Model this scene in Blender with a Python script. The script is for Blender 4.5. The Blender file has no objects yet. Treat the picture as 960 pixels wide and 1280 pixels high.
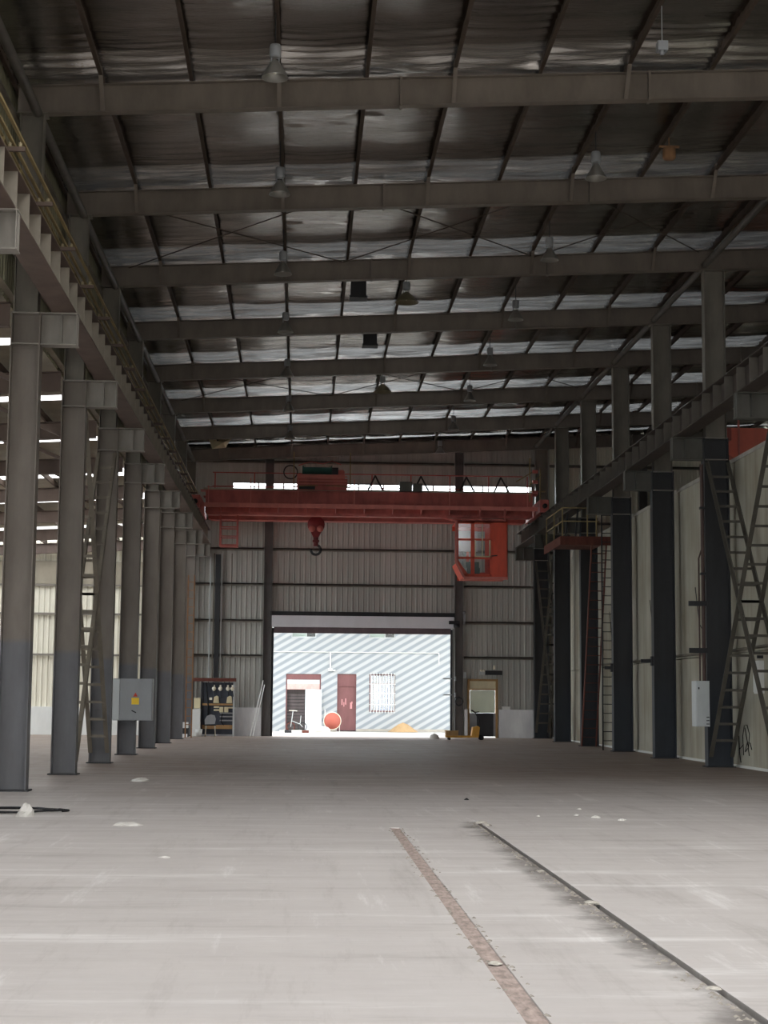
import bpy, math, random
import numpy as np
from mathutils import Vector, Matrix
random.seed(7)
rng = np.random.default_rng(11)
SC = bpy.context.scene
COL = SC.collection

# ------------------------------------------------------------------ camera
YAW, PITCH, ROLL, EYE = .0491, .113, .0084, 1.5278
cam = bpy.data.cameras.new('camera')
cam.sensor_fit = 'HORIZONTAL'; cam.sensor_width = 36; cam.lens = 2073.4 / 960 * 36
cam.clip_end = 500
camo = bpy.data.objects.new('camera', cam); COL.objects.link(camo)
fw = Vector((math.sin(YAW) * math.cos(PITCH), math.cos(YAW) * math.cos(PITCH), math.sin(PITCH)))
rt = Vector((math.cos(YAW), -math.sin(YAW), 0)); up = rt.cross(fw)
cr, sr = math.cos(ROLL), math.sin(ROLL)
R = cr * rt + sr * up; U = -sr * rt + cr * up
camo.matrix_world = Matrix(((R.x, U.x, -fw.x, 0), (R.y, U.y, -fw.y, 0), (R.z, U.z, -fw.z, EYE), (0, 0, 0, 1)))
SC.camera = camo

# ------------------------------------------------------------------ sky, exposure
W = bpy.data.worlds.new('sky'); SC.world = W; W.use_nodes = True
wb = W.node_tree.nodes['Background']
wb.inputs['Color'].default_value = (.90, .95, 1.0, 1); wb.inputs['Strength'].default_value = 2.0
SC.view_settings.view_transform = 'Standard'; SC.view_settings.look = 'None'
SC.view_settings.gamma = 1; SC.view_settings.use_curve_mapping = False
SC.view_settings.exposure = 2.35
SC.cycles.use_denoising = True
SC.cycles.max_bounces = 8; SC.cycles.diffuse_bounces = 5; SC.cycles.glossy_bounces = 4
SC.cycles.transparent_max_bounces = 12
SC.cycles.sample_clamp_indirect = 6

def portal(loc, rot, sx, sy):                    # tells the sampler where the sky shines in; gives off nothing itself
    l = bpy.data.lights.new('sky_portal', 'AREA'); l.shape = 'RECTANGLE'; l.size = sx; l.size_y = sy
    l.cycles.is_portal = True
    o = bpy.data.objects.new('sky_portal', l); o.location = loc; o.rotation_euler = rot; COL.objects.link(o)

# ------------------------------------------------------------------ helpers
def lin(r, g, b):
    f = lambda v: (v / 255 / 12.92) if v / 255 <= .04045 else ((v / 255 + .055) / 1.055) ** 2.4
    return (f(r), f(g), f(b), 1)

class Mb:
    def __init__(s): s.v = []; s.f = []; s.sm = []
    def add(s, vs, fs, smooth=False):
        n = len(s.v); s.v += [tuple(p) for p in vs]
        for f in fs: s.f.append([i + n for i in f]); s.sm.append(smooth)
        return s
    def box(s, x0, x1, y0, y1, z0, z1):
        return s.add([(x0, y0, z0), (x1, y0, z0), (x1, y1, z0), (x0, y1, z0), (x0, y0, z1), (x1, y0, z1), (x1, y1, z1), (x0, y1, z1)],
                     [(3, 2, 1, 0), (4, 5, 6, 7), (0, 1, 5, 4), (1, 2, 6, 5), (2, 3, 7, 6), (3, 0, 4, 7)])
    def bar(s, p, q, w, h, ref=(0, 0, 1)):
        p, q = Vector(p), Vector(q); d = (q - p).normalized(); ref = Vector(ref)
        if abs(d.dot(ref)) > .98: ref = Vector((0, 1, 0))
        a = d.cross(ref).normalized(); b = a.cross(d)
        vs = [e + a * (w / 2 * i) + b * (h / 2 * j) for e in (p, q) for i, j in ((-1, -1), (1, -1), (1, 1), (-1, 1))]
        return s.add(vs, [(3, 2, 1, 0), (4, 5, 6, 7), (0, 1, 5, 4), (1, 2, 6, 5), (2, 3, 7, 6), (3, 0, 4, 7)])
    def tube(s, pts, r, n=8, caps=True):
        pts = [Vector(p) for p in pts]; rings = []
        a = None
        for i, p in enumerate(pts):
            d = (pts[min(i + 1, len(pts) - 1)] - pts[max(i - 1, 0)]).normalized()
            if a is None:
                ref = Vector((0, 0, 1)) if abs(d.z) < .95 else Vector((1, 0, 0))
                a = d.cross(ref).normalized()
            else:
                a = (a - d * a.dot(d)).normalized()
            b = d.cross(a)
            rings.append([p + (a * math.cos(t) + b * math.sin(t)) * r for t in (2 * math.pi * k / n for k in range(n))])
        vs = [v for g in rings for v in g]
        fs = [(i * n + k, i * n + (k + 1) % n, (i + 1) * n + (k + 1) % n, (i + 1) * n + k) for i in range(len(pts) - 1) for k in range(n)]
        s.add(vs, fs, True)
        if caps: s.add(rings[0], [tuple(range(n))[::-1]]); s.add(rings[-1], [tuple(range(n))])
        return s
    def lathe(s, c, prof, n=16, axis='z'):
        vs = []
        for r, z in prof:
            for k in range(n):
                t = 2 * math.pi * k / n; a, b = r * math.cos(t), r * math.sin(t)
                o = {'z': (a, b, z), 'y': (a, z, b), 'x': (z, a, b)}[axis]
                vs.append((c[0] + o[0], c[1] + o[1], c[2] + o[2]))
        fs = [(i * n + k, i * n + (k + 1) % n, (i + 1) * n + (k + 1) % n, (i + 1) * n + k) for i in range(len(prof) - 1) for k in range(n)]
        return s.add(vs, fs, True)
    def prism(s, pts, axis, a, b):                # closed outline pushed from a to b along an axis
        n = len(pts); m = {'y': lambda p, t: (p[0], t, p[1]), 'x': lambda p, t: (t, p[0], p[1]), 'z': lambda p, t: (p[0], p[1], t)}[axis]
        vs = [m(p, a) for p in pts] + [m(p, b) for p in pts]
        return s.add(vs, [tuple(range(n)), tuple(range(2 * n - 1, n - 1, -1))] + [(i, i + n, (i + 1) % n + n, (i + 1) % n) for i in range(n)])
    def mesh(s, name, mat, off=(0, 0, 0)):
        me = bpy.data.meshes.new(name)
        me.from_pydata([(x - off[0], y - off[1], z - off[2]) for x, y, z in s.v], [], s.f)
        me.polygons.foreach_set('use_smooth', s.sm); me.materials.append(mat); me.update()
        return me

WL = {}                                            # where each thing or part has its origin
def put(name, mesh, parent=None, loc=(0, 0, 0)):
    o = bpy.data.objects.new(name, mesh); COL.objects.link(o)
    if parent: o.parent = parent
    o.location = loc
    return o
def part(name, mb, mat, parent, label=None):       # coordinates local to the thing
    o = put(name, mb.mesh(name, mat), parent)
    if label: o['label'] = label
    return o
def wpart(name, mb, mat, parent, label=None):      # coordinates of the hall
    o = put(name, mb.mesh(name, mat, WL[parent.name]), parent); WL[o.name] = WL[parent.name]
    if label: o['label'] = label
    return o
def tag(o, label, cat, group=None, kind=None):
    o['label'] = label; o['category'] = cat
    if group: o['group'] = group
    if kind: o['kind'] = kind
    return o
def thing(name, loc, label, cat, group=None):
    o = put(name, None, None, loc); WL[o.name] = loc
    return tag(o, label, cat, group)
def single(name, mb, mat, loc, label, cat, group=None, kind=None):
    o = put(name, mb.mesh(name, mat, loc), None, loc); WL[o.name] = loc
    return tag(o, label, cat, group, kind)
def setting(name, loc=(0, 0, 0)):
    o = put(name, None, None, loc); WL[o.name] = loc; o['kind'] = 'structure'
    return o
def smesh(name, mb, mat):
    o = put(name, mb.mesh(name, mat)); WL[o.name] = (0, 0, 0); o['kind'] = 'structure'
    return o
def dup(root, loc, label, group=None):
    r = root.copy(); COL.objects.link(r); r.location = loc; r['label'] = label
    if group: r['group'] = group
    for ch in root.children:
        c = ch.copy(); COL.objects.link(c); c.parent = r
        for g in ch.children:
            d = g.copy(); COL.objects.link(d); d.parent = c
    return r

# ------------------------------------------------------------------ materials
def nt(name):
    m = bpy.data.materials.new(name); m.use_nodes = True
    n = m.node_tree.nodes; n.clear()
    out = n.new('ShaderNodeOutputMaterial'); b = n.new('ShaderNodeBsdfPrincipled')
    m.node_tree.links.new(b.outputs[0], out.inputs[0])
    return m, m.node_tree, b, out
def N(t, typ, **kw):
    n = t.nodes.new(typ)
    for k, v in kw.items():
        if k in n.inputs: n.inputs[k].default_value = v
        else: setattr(n, k, v)
    return n
def L(t, a, b): t.links.new(a, b)
def noise(t, scale, detail=4, rough=.6, stretch=(1, 1, 1), vec=None):
    tc = N(t, 'ShaderNodeTexCoord'); mp = N(t, 'ShaderNodeMapping'); mp.inputs['Scale'].default_value = stretch
    L(t, tc.outputs['Object'], mp.inputs['Vector'])
    n = N(t, 'ShaderNodeTexNoise', Scale=scale, Detail=detail, Roughness=rough); L(t, mp.outputs[0], n.inputs['Vector'])
    return n.outputs['Fac']
def ramp(t, fac, stops):
    r = N(t, 'ShaderNodeValToRGB'); e = r.color_ramp.elements
    while len(e) < len(stops): e.new(.5)
    for el, (p, c) in zip(e, stops): el.position = p; el.color = c
    L(t, fac, r.inputs[0]); return r.outputs[0]
def mix(t, fac, a, b, mode='MIX'):
    m = N(t, 'ShaderNodeMix', data_type='RGBA', blend_type=mode)
    if isinstance(fac, (int, float)): m.inputs[0].default_value = fac
    else: L(t, fac, m.inputs[0])
    for s, v in ((6, a), (7, b)):
        if isinstance(v, tuple): m.inputs[s].default_value = v
        else: L(t, v, m.inputs[s])
    return m.outputs[2]
def bump(t, b, fac, strength, dist=.02):
    bp = N(t, 'ShaderNodeBump', Strength=strength, Distance=dist); L(t, fac, bp.inputs['Height']); L(t, bp.outputs[0], b.inputs['Normal'])
def sc(c, k): return (c[0] * k, c[1] * k, c[2] * k, 1)
def paint(name, c, rough=.6, metal=0, dirt=.35, scale=2.0, stretch=(1, 1, .35), dirtc=None, spec=.3):
    m, t, b, o = nt(name)
    f = noise(t, scale, 5, .65, stretch)
    L(t, ramp(t, f, [(.3, dirtc or sc(c, 1 - dirt)), (.65, c)]), b.inputs['Base Color'])
    b.inputs['Roughness'].default_value = rough; b.inputs['Metallic'].default_value = metal
    b.inputs['Specular IOR Level'].default_value = spec
    return m
def plain(name, c, rough=.6, metal=0, spec=.3):
    m, t, b, o = nt(name); b.inputs['Base Color'].default_value = c; b.inputs['Roughness'].default_value = rough
    b.inputs['Metallic'].default_value = metal; b.inputs['Specular IOR Level'].default_value = spec
    return m
def two_tone(name, upper, lower, zsplit, soft=.05):
    m, t, b, o = nt(name)
    tc = N(t, 'ShaderNodeTexCoord'); sp = N(t, 'ShaderNodeSeparateXYZ'); L(t, tc.outputs['Object'], sp.inputs[0])
    mr = N(t, 'ShaderNodeMapRange'); mr.inputs[1].default_value = zsplit - soft; mr.inputs[2].default_value = zsplit + soft
    L(t, sp.outputs[2], mr.inputs[0])
    f = noise(t, 2.2, 5, .65, (1, 1, .3))
    g = ramp(t, f, [(.3, (.72, .70, .68, 1)), (.7, (1, 1, 1, 1))])
    L(t, mix(t, 1.0, mix(t, mr.outputs[0], lower, upper), g, 'MULTIPLY'), b.inputs['Base Color'])
    b.inputs['Roughness'].default_value = .55; b.inputs['Specular IOR Level'].default_value = .3
    return m

M = {}
M['col_left'] = two_tone('taupe_over_grey_paint', lin(122, 114, 106), lin(110, 110, 113), 2.45)
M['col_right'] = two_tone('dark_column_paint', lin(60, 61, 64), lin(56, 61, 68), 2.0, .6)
M['col_upper'] = paint('taupe_steel_paint', lin(128, 122, 112), .55)
M['rafter'] = paint('rafter_paint', lin(122, 112, 102), .55, dirt=.3)
M['bracket'] = paint('grey_bracket_paint', lin(150, 144, 136), .55)
M['girder'] = paint('brown_girder_paint', lin(104, 88, 79), .6)
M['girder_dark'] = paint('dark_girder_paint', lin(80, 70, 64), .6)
M['stiff'] = paint('pale_stiffener_paint', lin(156, 147, 133), .6)
M['tie'] = paint('dark_tie_paint', lin(100, 95, 88), .6)
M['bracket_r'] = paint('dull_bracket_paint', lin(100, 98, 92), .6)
M['purlin'] = paint('rusty_purlin', lin(88, 75, 65), .7, dirt=.4)
M['red'] = paint('crane_red', lin(196, 104, 95), .5, dirt=.35, dirtc=lin(150, 80, 73))
M['red_pale'] = paint('faded_crane_red', lin(216, 128, 116), .5, dirt=.3)
M['orange'] = paint('cab_orange_red', lin(226, 88, 62), .4, dirt=.35)
M['rust'] = paint('rust', lin(150, 112, 80), .85, dirt=.45, scale=6)
M['rust_red'] = paint('rust_red', lin(108, 62, 52), .8, dirt=.4, scale=5)
M['yellow_rail'] = paint('dull_yellow_paint', lin(152, 134, 94), .6, dirt=.4)
M['rail_steel'] = paint('bare_rail_steel', lin(170, 160, 140), .45, .5)
M['black'] = plain('black_rubber', lin(28, 28, 30), .7)
M['dark'] = paint('dark_steel', lin(52, 52, 54), .6)
M['grey'] = paint('grey_enamel', lin(150, 152, 154), .45, dirt=.15)
M['lightgrey'] = paint('light_grey_enamel', lin(196, 200, 200), .4, dirt=.15)
M['next_red_lit'] = paint('daylit_crane_red', lin(240, 132, 112), .5, dirt=.15)  # paler copy of the crane red, daylight put into the colour
M['white'] = paint('white_paint', lin(226, 226, 222), .5, dirt=.12)
M['dado'] = paint('whitewashed_masonry', lin(236, 236, 236), .8, dirt=.1, dirtc=lin(212, 212, 214))
M['cream'] = paint('cream_plastic', lin(224, 212, 176), .5, dirt=.2)
M['green'] = paint('green_motor_paint', lin(46, 92, 82), .5, dirt=.4)
M['wood'] = paint('raw_wood', lin(176, 140, 96), .7, dirt=.3, scale=5)
M['truck'] = paint('worn_orange_yellow', lin(206, 150, 58), .5, dirt=.4)
M['concrete'] = paint('concrete', lin(176, 170, 160), .9, dirt=.25)
M['sheet'] = paint('grey_wall_sheet', lin(186, 185, 178), .5, dirt=.22, scale=.8, stretch=(3, 1, .12))
M['sheet_aisle'] = paint('pale_wall_sheet', lin(226, 220, 202), .5, dirt=.15, scale=.8, stretch=(3, 1, .15))
M['sheet_side'] = paint('yellowed_wall_sheet', lin(146, 142, 118), .5, dirt=.2, scale=.8)
M['girt'] = paint('girt_steel', lin(136, 128, 118), .6)
M['shutter'] = paint('shutter_zinc', lin(214, 212, 216), .4, .2, dirt=.1)
M['aisle_roof'] = paint('aisle_roof_sheet', lin(158, 148, 130), .6, dirt=.25)
M['lamp_metal'] = plain('spun_aluminium', lin(150, 148, 142), .35, .6)
M['lamp_dull'] = paint('dusty_lamp_shade', lin(128, 120, 96), .5, .3)
M['porcelain'] = plain('porcelain', lin(232, 226, 206), .3)
M['door_red'] = paint('dark_red_door_paint', lin(124, 84, 84), .6, dirt=.25)
M['sign_yellow'] = plain('yellow_sign', lin(240, 200, 60), .6)
M['sign_red'] = plain('red_sign', lin(206, 74, 50), .6)
M['blue'] = plain('blue_curtain', lin(38, 64, 112), .8)
M['plastic_red'] = plain('red_plastic', lin(172, 92, 78), .5)
M['plaster'] = paint('white_plaster', lin(206, 202, 196), .9, dirt=.1, scale=12)
M['ink'] = plain('black_spray_paint', lin(34, 32, 30), .9)

def foil_material():
    m, t, b, o = nt('foil_insulation')
    f = noise(t, 5, 4, .65, (.55, 4.5, 1)); g = noise(t, .5, 2, .5)
    L(t, ramp(t, g, [(.3, lin(160, 157, 153)), (.7, lin(190, 187, 183))]), b.inputs['Base Color'])
    b.inputs['Metallic'].default_value = 1; b.inputs['Roughness'].default_value = .15
    bump(t, b, f, .35, .04)
    return m
M['foil'] = foil_material()
def film_material():
    m, t, b, o = nt('foil_film_under_rooflight')
    b.inputs['Base Color'].default_value = lin(214, 210, 204); b.inputs['Metallic'].default_value = 1; b.inputs['Roughness'].default_value = .2
    f = noise(t, 5, 4, .65, (.55, 4.5, 1)); bump(t, b, f, .5, .04)
    tc = N(t, 'ShaderNodeTexCoord'); sp = N(t, 'ShaderNodeSeparateXYZ'); L(t, tc.outputs['Object'], sp.inputs[0])
    mr = N(t, 'ShaderNodeMapRange'); L(t, sp.outputs[1], mr.inputs[0])   # the film is less translucent towards the front and both sides
    mr.inputs[1].default_value = 26; mr.inputs[2].default_value = 66; mr.inputs[3].default_value = 0; mr.inputs[4].default_value = 1
    g = noise(t, 1.0, 5, .7, (.5, 6, 1)); g2 = N(t, 'ShaderNodeMapRange'); L(t, g, g2.inputs[0]); g2.inputs[1].default_value = .35; g2.inputs[2].default_value = .6; g2.inputs[3].default_value = .25; g2.inputs[4].default_value = 1.2
    pw = N(t, 'ShaderNodeMath', operation='POWER'); L(t, mr.outputs[0], pw.inputs[0]); pw.inputs[1].default_value = 1.6
    sk = N(t, 'ShaderNodeMath', operation='MULTIPLY_ADD'); L(t, pw.outputs[0], sk.inputs[0]); sk.inputs[1].default_value = .06; sk.inputs[2].default_value = .0012
    mxr = N(t, 'ShaderNodeMapRange'); L(t, sp.outputs[0], mxr.inputs[0]); mxr.inputs[1].default_value = -5; mxr.inputs[2].default_value = .5; mxr.inputs[3].default_value = .2; mxr.inputs[4].default_value = 1
    sx = N(t, 'ShaderNodeMath', operation='MULTIPLY'); L(t, sk.outputs[0], sx.inputs[0]); L(t, mxr.outputs[0], sx.inputs[1])
    mx2 = N(t, 'ShaderNodeMapRange'); L(t, sp.outputs[0], mx2.inputs[0]); mx2.inputs[1].default_value = 4; mx2.inputs[2].default_value = 9; mx2.inputs[3].default_value = 1; mx2.inputs[4].default_value = .45
    sx2 = N(t, 'ShaderNodeMath', operation='MULTIPLY'); L(t, sx.outputs[0], sx2.inputs[0]); L(t, mx2.outputs[0], sx2.inputs[1])
    mu = N(t, 'ShaderNodeMath', operation='MULTIPLY'); L(t, sx2.outputs[0], mu.inputs[0]); L(t, g2.outputs[0], mu.inputs[1])
    tr = N(t, 'ShaderNodeBsdfTranslucent'); tr.inputs[0].default_value = (.9, .9, .88, 1)
    mx = N(t, 'ShaderNodeMixShader'); L(t, mu.outputs[0], mx.inputs[0]); L(t, b.outputs[0], mx.inputs[1]); L(t, tr.outputs[0], mx.inputs[2]); L(t, mx.outputs[0], o.inputs[0])
    return m
M['film'] = film_material()
def floor_material():
    m, t, b, o = nt('worn_concrete_floor')
    big = noise(t, .22, 4, .6); fine = noise(t, 9, 5, .7); streak = noise(t, 1.1, 5, .65, (.5, 2.2, 1)); st2 = noise(t, .7, 4, .6, (2.4, .5, 1))
    c = ramp(t, big, [(.3, lin(156, 148, 144)), (.5, lin(178, 171, 168)), (.7, lin(192, 186, 183))])
    c = mix(t, .55, c, ramp(t, streak, [(.36, lin(168, 164, 162)), (.56, lin(186, 183, 181)), (.7, lin(218, 217, 216))]))
    c = mix(t, .25, c, ramp(t, st2, [(.4, lin(130, 122, 114)), (.6, lin(196, 190, 182))]))
    c = mix(t, .25, c, ramp(t, fine, [(.3, lin(136, 130, 124)), (.7, lin(196, 192, 186))]))
    sw = noise(t, .55, 6, .72, (.35, 2.6, 1)); c = mix(t, .6, c, ramp(t, sw, [(.32, lin(128, 121, 116)), (.44, lin(176, 169, 166)), (.57, lin(180, 174, 171)), (.67, lin(226, 223, 221))]))
    sv = noise(t, .8, 6, .75, (3.2, .3, 1)); c = mix(t, .35, c, ramp(t, sv, [(.32, lin(130, 123, 118)), (.46, lin(178, 172, 169)), (.58, lin(178, 172, 169)), (.69, lin(226, 223, 221))]))
    # oily stain spread along the left lip of the open floor slot
    tc = N(t, 'ShaderNodeTexCoord'); sp = N(t, 'ShaderNodeSeparateXYZ'); L(t, tc.outputs['Object'], sp.inputs[0])
    w = noise(t, 1.6, 5, .7, (1, 1, 1))
    ad = N(t, 'ShaderNodeMath', operation='MULTIPLY_ADD'); L(t, w, ad.inputs[0]); ad.inputs[1].default_value = .9; L(t, sp.outputs[0], ad.inputs[2])
    r1 = N(t, 'ShaderNodeMapRange'); L(t, ad.outputs[0], r1.inputs[0]); r1.inputs[1].default_value = 2.42; r1.inputs[2].default_value = 2.72
    r2 = N(t, 'ShaderNodeMath', operation='LESS_THAN'); L(t, sp.outputs[0], r2.inputs[0]); r2.inputs[1].default_value = 2.25
    r3 = N(t, 'ShaderNodeMath', operation='LESS_THAN'); L(t, sp.outputs[1], r3.inputs[0]); r3.inputs[1].default_value = 21.3
    k = N(t, 'ShaderNodeMath', operation='MULTIPLY'); L(t, r1.outputs[0], k.inputs[0]); L(t, r2.outputs[0], k.inputs[1])
    k2 = N(t, 'ShaderNodeMath', operation='MULTIPLY'); L(t, k.outputs[0], k2.inputs[0]); L(t, r3.outputs[0], k2.inputs[1])
    k3 = N(t, 'ShaderNodeMath', operation='MULTIPLY'); L(t, k2.outputs[0], k3.inputs[0]); k3.inputs[1].default_value = .8
    c = mix(t, k3.outputs[0], c, lin(70, 64, 58))
    # browner, darker tint over the far two thirds of the hall
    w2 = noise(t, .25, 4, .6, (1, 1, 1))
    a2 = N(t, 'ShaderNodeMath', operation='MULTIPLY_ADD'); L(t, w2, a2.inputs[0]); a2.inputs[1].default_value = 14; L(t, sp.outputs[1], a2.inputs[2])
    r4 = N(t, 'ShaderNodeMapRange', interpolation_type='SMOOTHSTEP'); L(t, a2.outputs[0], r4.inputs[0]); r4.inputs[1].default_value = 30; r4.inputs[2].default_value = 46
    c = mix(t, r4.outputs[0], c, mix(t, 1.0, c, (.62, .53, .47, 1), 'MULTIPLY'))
    L(t, c, b.inputs['Base Color'])
    L(t, ramp(t, streak, [(.3, (.62, .62, .62, 1)), (.7, (.42, .42, .42, 1))]), b.inputs['Roughness'])
    b.inputs['Specular IOR Level'].default_value = .35
    bump(t, b, fine, .08, .01)
    return m
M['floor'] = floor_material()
def wall_panel_material():
    m, t, b, o = nt('stained_wall_panel')
    run = noise(t, .9, 6, .7, (1, 1.5, .13)); big = noise(t, .4, 3, .6)
    c = ramp(t, run, [(.33, lin(98, 88, 70)), (.46, lin(146, 140, 124)), (.62, lin(168, 164, 148)), (.75, lin(186, 183, 170))])
    c = mix(t, .4, c, ramp(t, big, [(.3, lin(150, 136, 112)), (.7, lin(206, 204, 192))]))
    L(t, c, b.inputs['Base Color']); b.inputs['Roughness'].default_value = .85
    return m
M['panel'] = wall_panel_material()
def facade_material():
    m, t, b, o = nt('striped_facade_tile')
    tc = N(t, 'ShaderNodeTexCoord'); mp = N(t, 'ShaderNodeMapping'); L(t, tc.outputs['Object'], mp.inputs['Vector'])
    mp.inputs['Rotation'].default_value = (0, math.radians(-60), 0)
    w = N(t, 'ShaderNodeTexWave', wave_type='BANDS', bands_direction='X', wave_profile='SIN', Scale=1.02, Distortion=.2, Detail=1); w.inputs['Detail Scale'].default_value = 1.5
    L(t, mp.outputs[0], w.inputs['Vector'])
    L(t, ramp(t, w.outputs['Fac'], [(.22, lin(134, 141, 147)), (.72, lin(172, 174, 176))]), b.inputs['Base Color'])
    b.inputs['Roughness'].default_value = .5
    return m
M['facade'] = facade_material()
def glass(name, tint, k=.85):
    m = bpy.data.materials.new(name); m.use_nodes = True; t = m.node_tree; t.nodes.clear()
    o = N(t, 'ShaderNodeOutputMaterial'); a = N(t, 'ShaderNodeBsdfTransparent'); g = N(t, 'ShaderNodeBsdfGlossy', Roughness=.08)
    a.inputs[0].default_value = tint; mx = N(t, 'ShaderNodeMixShader'); mx.inputs[0].default_value = 1 - k
    L(t, a.outputs[0], mx.inputs[1]); L(t, g.outputs[0], mx.inputs[2]); L(t, mx.outputs[0], o.inputs[0])
    return m
M['glass'] = glass('window_glass', (.95, .97, .97, 1), .9)
def skylight(name, tint):
    m = bpy.data.materials.new(name); m.use_nodes = True; t = m.node_tree; t.nodes.clear()
    o = N(t, 'ShaderNodeOutputMaterial'); a = N(t, 'ShaderNodeBsdfTransparent'); g = N(t, 'ShaderNodeBsdfTranslucent')
    a.inputs[0].default_value = tint; g.inputs[0].default_value = tint; mx = N(t, 'ShaderNodeMixShader'); mx.inputs[0].default_value = .3
    L(t, a.outputs[0], mx.inputs[1]); L(t, g.outputs[0], mx.inputs[2]); L(t, mx.outputs[0], o.inputs[0])
    return m
M['skylight'] = skylight('fibreglass_skylight', (.50, .475, .45, 1))
M['skylight_added'] = skylight('added_skylight', (.38, .38, .38, 1))
M['ground'] = paint('outside_concrete', lin(196, 192, 186), .9, dirt=.15, scale=.5, stretch=(1, 1, 1))

# ------------------------------------------------------------------ dimensions (metres; nave runs along +Y)
XL, XR = -4.46, 9.76                      # inner faces of the two column rows
YC = lambda i: 27.8 + 6 * (i - 1)          # column frames
YE = 69.8                                  # inside of the end wall
RB = lambda x: 11.47 + .05 * (x + 4.6)     # underside of the rafters
HR = .5
XP = [-3.53 + 1.51 * k for k in range(-1, 16)]   # purlins
XEND = 20.0
YF = -4.0                                  # open front of the hall
BZ = 7.98                                  # top of the crane brackets

# ------------------------------------------------------------------ floor, ground
SLOT1, SLOT2 = (1.10, 1.22), (2.235, 2.29)
f = Mb()
def rect(mb, x0, x1, y0, y1, z=0.): mb.add([(x0, y0, z), (x1, y0, z), (x1, y1, z), (x0, y1, z)], [(0, 1, 2, 3)])
ye1, ye2 = 20.3, 21.5
rect(f, -30, SLOT1[0], YF, ye1); rect(f, SLOT1[1], SLOT2[0], YF, ye1); rect(f, SLOT2[1], 26, YF, ye1)
rect(f, -30, SLOT2[0], ye1, ye2); rect(f, SLOT2[1], 26, ye1, ye2); rect(f, -30, 26, ye2, 70.2)
for (a, b_), ye, d in ((SLOT1, ye1, .02), (SLOT2, ye2, .07)):
    for x in (a, b_): f.add([(x, YF, 0), (x, ye, 0), (x, ye, -d), (x, YF, -d)], [(0, 1, 2, 3)])
    f.add([(a, ye, 0), (b_, ye, 0), (b_, ye, -d), (a, ye, -d)], [(0, 1, 2, 3)])
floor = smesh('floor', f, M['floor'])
wpart('rail_strip', Mb().box(SLOT1[0] + .002, SLOT1[1] - .002, YF, ye1 - .01, -.03, -.008), paint('rusty_floor_rail', lin(172, 154, 146), .8, dirt=.5, scale=7, stretch=(3, 1, 1), dirtc=lin(112, 102, 96)), floor)
wpart('slot_bed', Mb().box(SLOT2[0] + .002, SLOT2[1] - .002, YF, ye2 - .01, -.09, -.055), M['dark'], floor)
g = Mb(); rect(g, -60, 60, 70.2, 130, -.01); rect(g, -60, 60, -60, YF, -.01)
smesh('ground', g, M['ground'])['kind'] = 'structure'

# ------------------------------------------------------------------ main roof: foil blanket strips on purlins
ceiling = setting('ceiling')
ZP = lambda x: RB(x) + HR                 # purlin underside
FY = [18.0]
while FY[-1] < YE + .1:
    d_ = (FY[-1] - 27.8 + 3) % 6 - 3
    FY.append(FY[-1] + (.035 if -1.9 < d_ < 1.0 else .09))
FY = np.array(FY)
def foil_strip(x0, x1, k):
    ys = np.concatenate([np.arange(YF, 18, 1.0), FY]); us = np.linspace(0, 1, 8)
    Y, Ug = np.meshgrid(ys, us, indexing='ij')
    ph = (Y - 27.8) / 6 * 2 * math.pi
    sag = -.03 * np.sin(np.pi * Ug) ** .7 * (1 + .3 * np.sin(Y * .9 + k))
    w = np.zeros_like(Y)
    for j in range(9):
        lam = rng.uniform(.28, 1.3); a = .0045 * lam ** .8
        w += a * np.sin(2 * np.pi * (Y / lam + rng.uniform(-.25, .25) * Ug + rng.uniform()) + 1.2 * np.sin(Y * rng.uniform(.2, .6) + rng.uniform(0, 6)))
    edge = .5 + .5 * np.abs(2 * Ug - 1)
    d = (Y - 27.8 + 3) % 6 - 3                       # distance to the nearest rafter
    crump = np.exp(-((d + .15) / (.8 + .25 * np.sin(Y * .31 + k * 1.7))) ** 2) + .40 + .25 * np.sin(Y * 1.9 + k * 2.1)
    c = np.zeros_like(Y)
    for j in range(7):                               # gathered wrinkles, steep and short
        lam = rng.uniform(.13, .34); a = .03 * lam
        c += a * np.sin(2 * np.pi * (Y / lam + .16 * np.sin(Ug * rng.uniform(2, 7) + rng.uniform(0, 6)) + rng.uniform()) + 1.6 * np.sin(Y * rng.uniform(.8, 2.2) + Ug * rng.uniform(-3, 3)))
    w = w + c * np.clip(crump, .12, 1.3)
    along = -.05 * np.exp(-(d / .6) ** 2)
    zz = sag + w * edge * 1.3 + along
    X = x0 + (x1 - x0) * Ug
    Z = RB(X) + HR + .2 + zz - .03
    v = np.stack([X, Y, Z], -1).reshape(-1, 3); n = len(us)
    idx = np.arange(len(ys) * n).reshape(len(ys), n)
    fs = np.stack([idx[:-1, :-1], idx[1:, :-1], idx[1:, 1:], idx[:-1, 1:]], -1)
    ymid = (ys[:-1] + ys[1:]) / 2
    keep = np.ones(len(ymid), bool)
    if 1 <= k <= 11:
        for a, b_ in ADDED_SKY: keep &= ~((ymid > a) & (ymid < b_))
    fs = fs[keep].reshape(-1, 4)
    me = bpy.data.meshes.new('foil_sheet'); me.from_pydata(v.tolist(), [], fs.tolist())
    me.polygons.foreach_set('use_smooth', [True] * len(fs)); me.materials.append(M['foil']); me.materials.append(M['film'])
    mi = np.repeat(((np.abs((ymid - 27.8 + 3) % 6 - 3 + .35) < .8) & (ymid > 26) & (ymid < 69))[keep].astype(np.int32), n - 1)
    me.polygons.foreach_set('material_index', mi.tolist()); me.update()
    put('foil_sheet', me, ceiling)
ADDED_SKY = [(-2.5, 2), (4, 8), (10, 14), (16, 20)]          # translucent roof panels added out of view to light the near floor
edges = [-5.2] + XP[1:] + [XEND]
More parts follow.
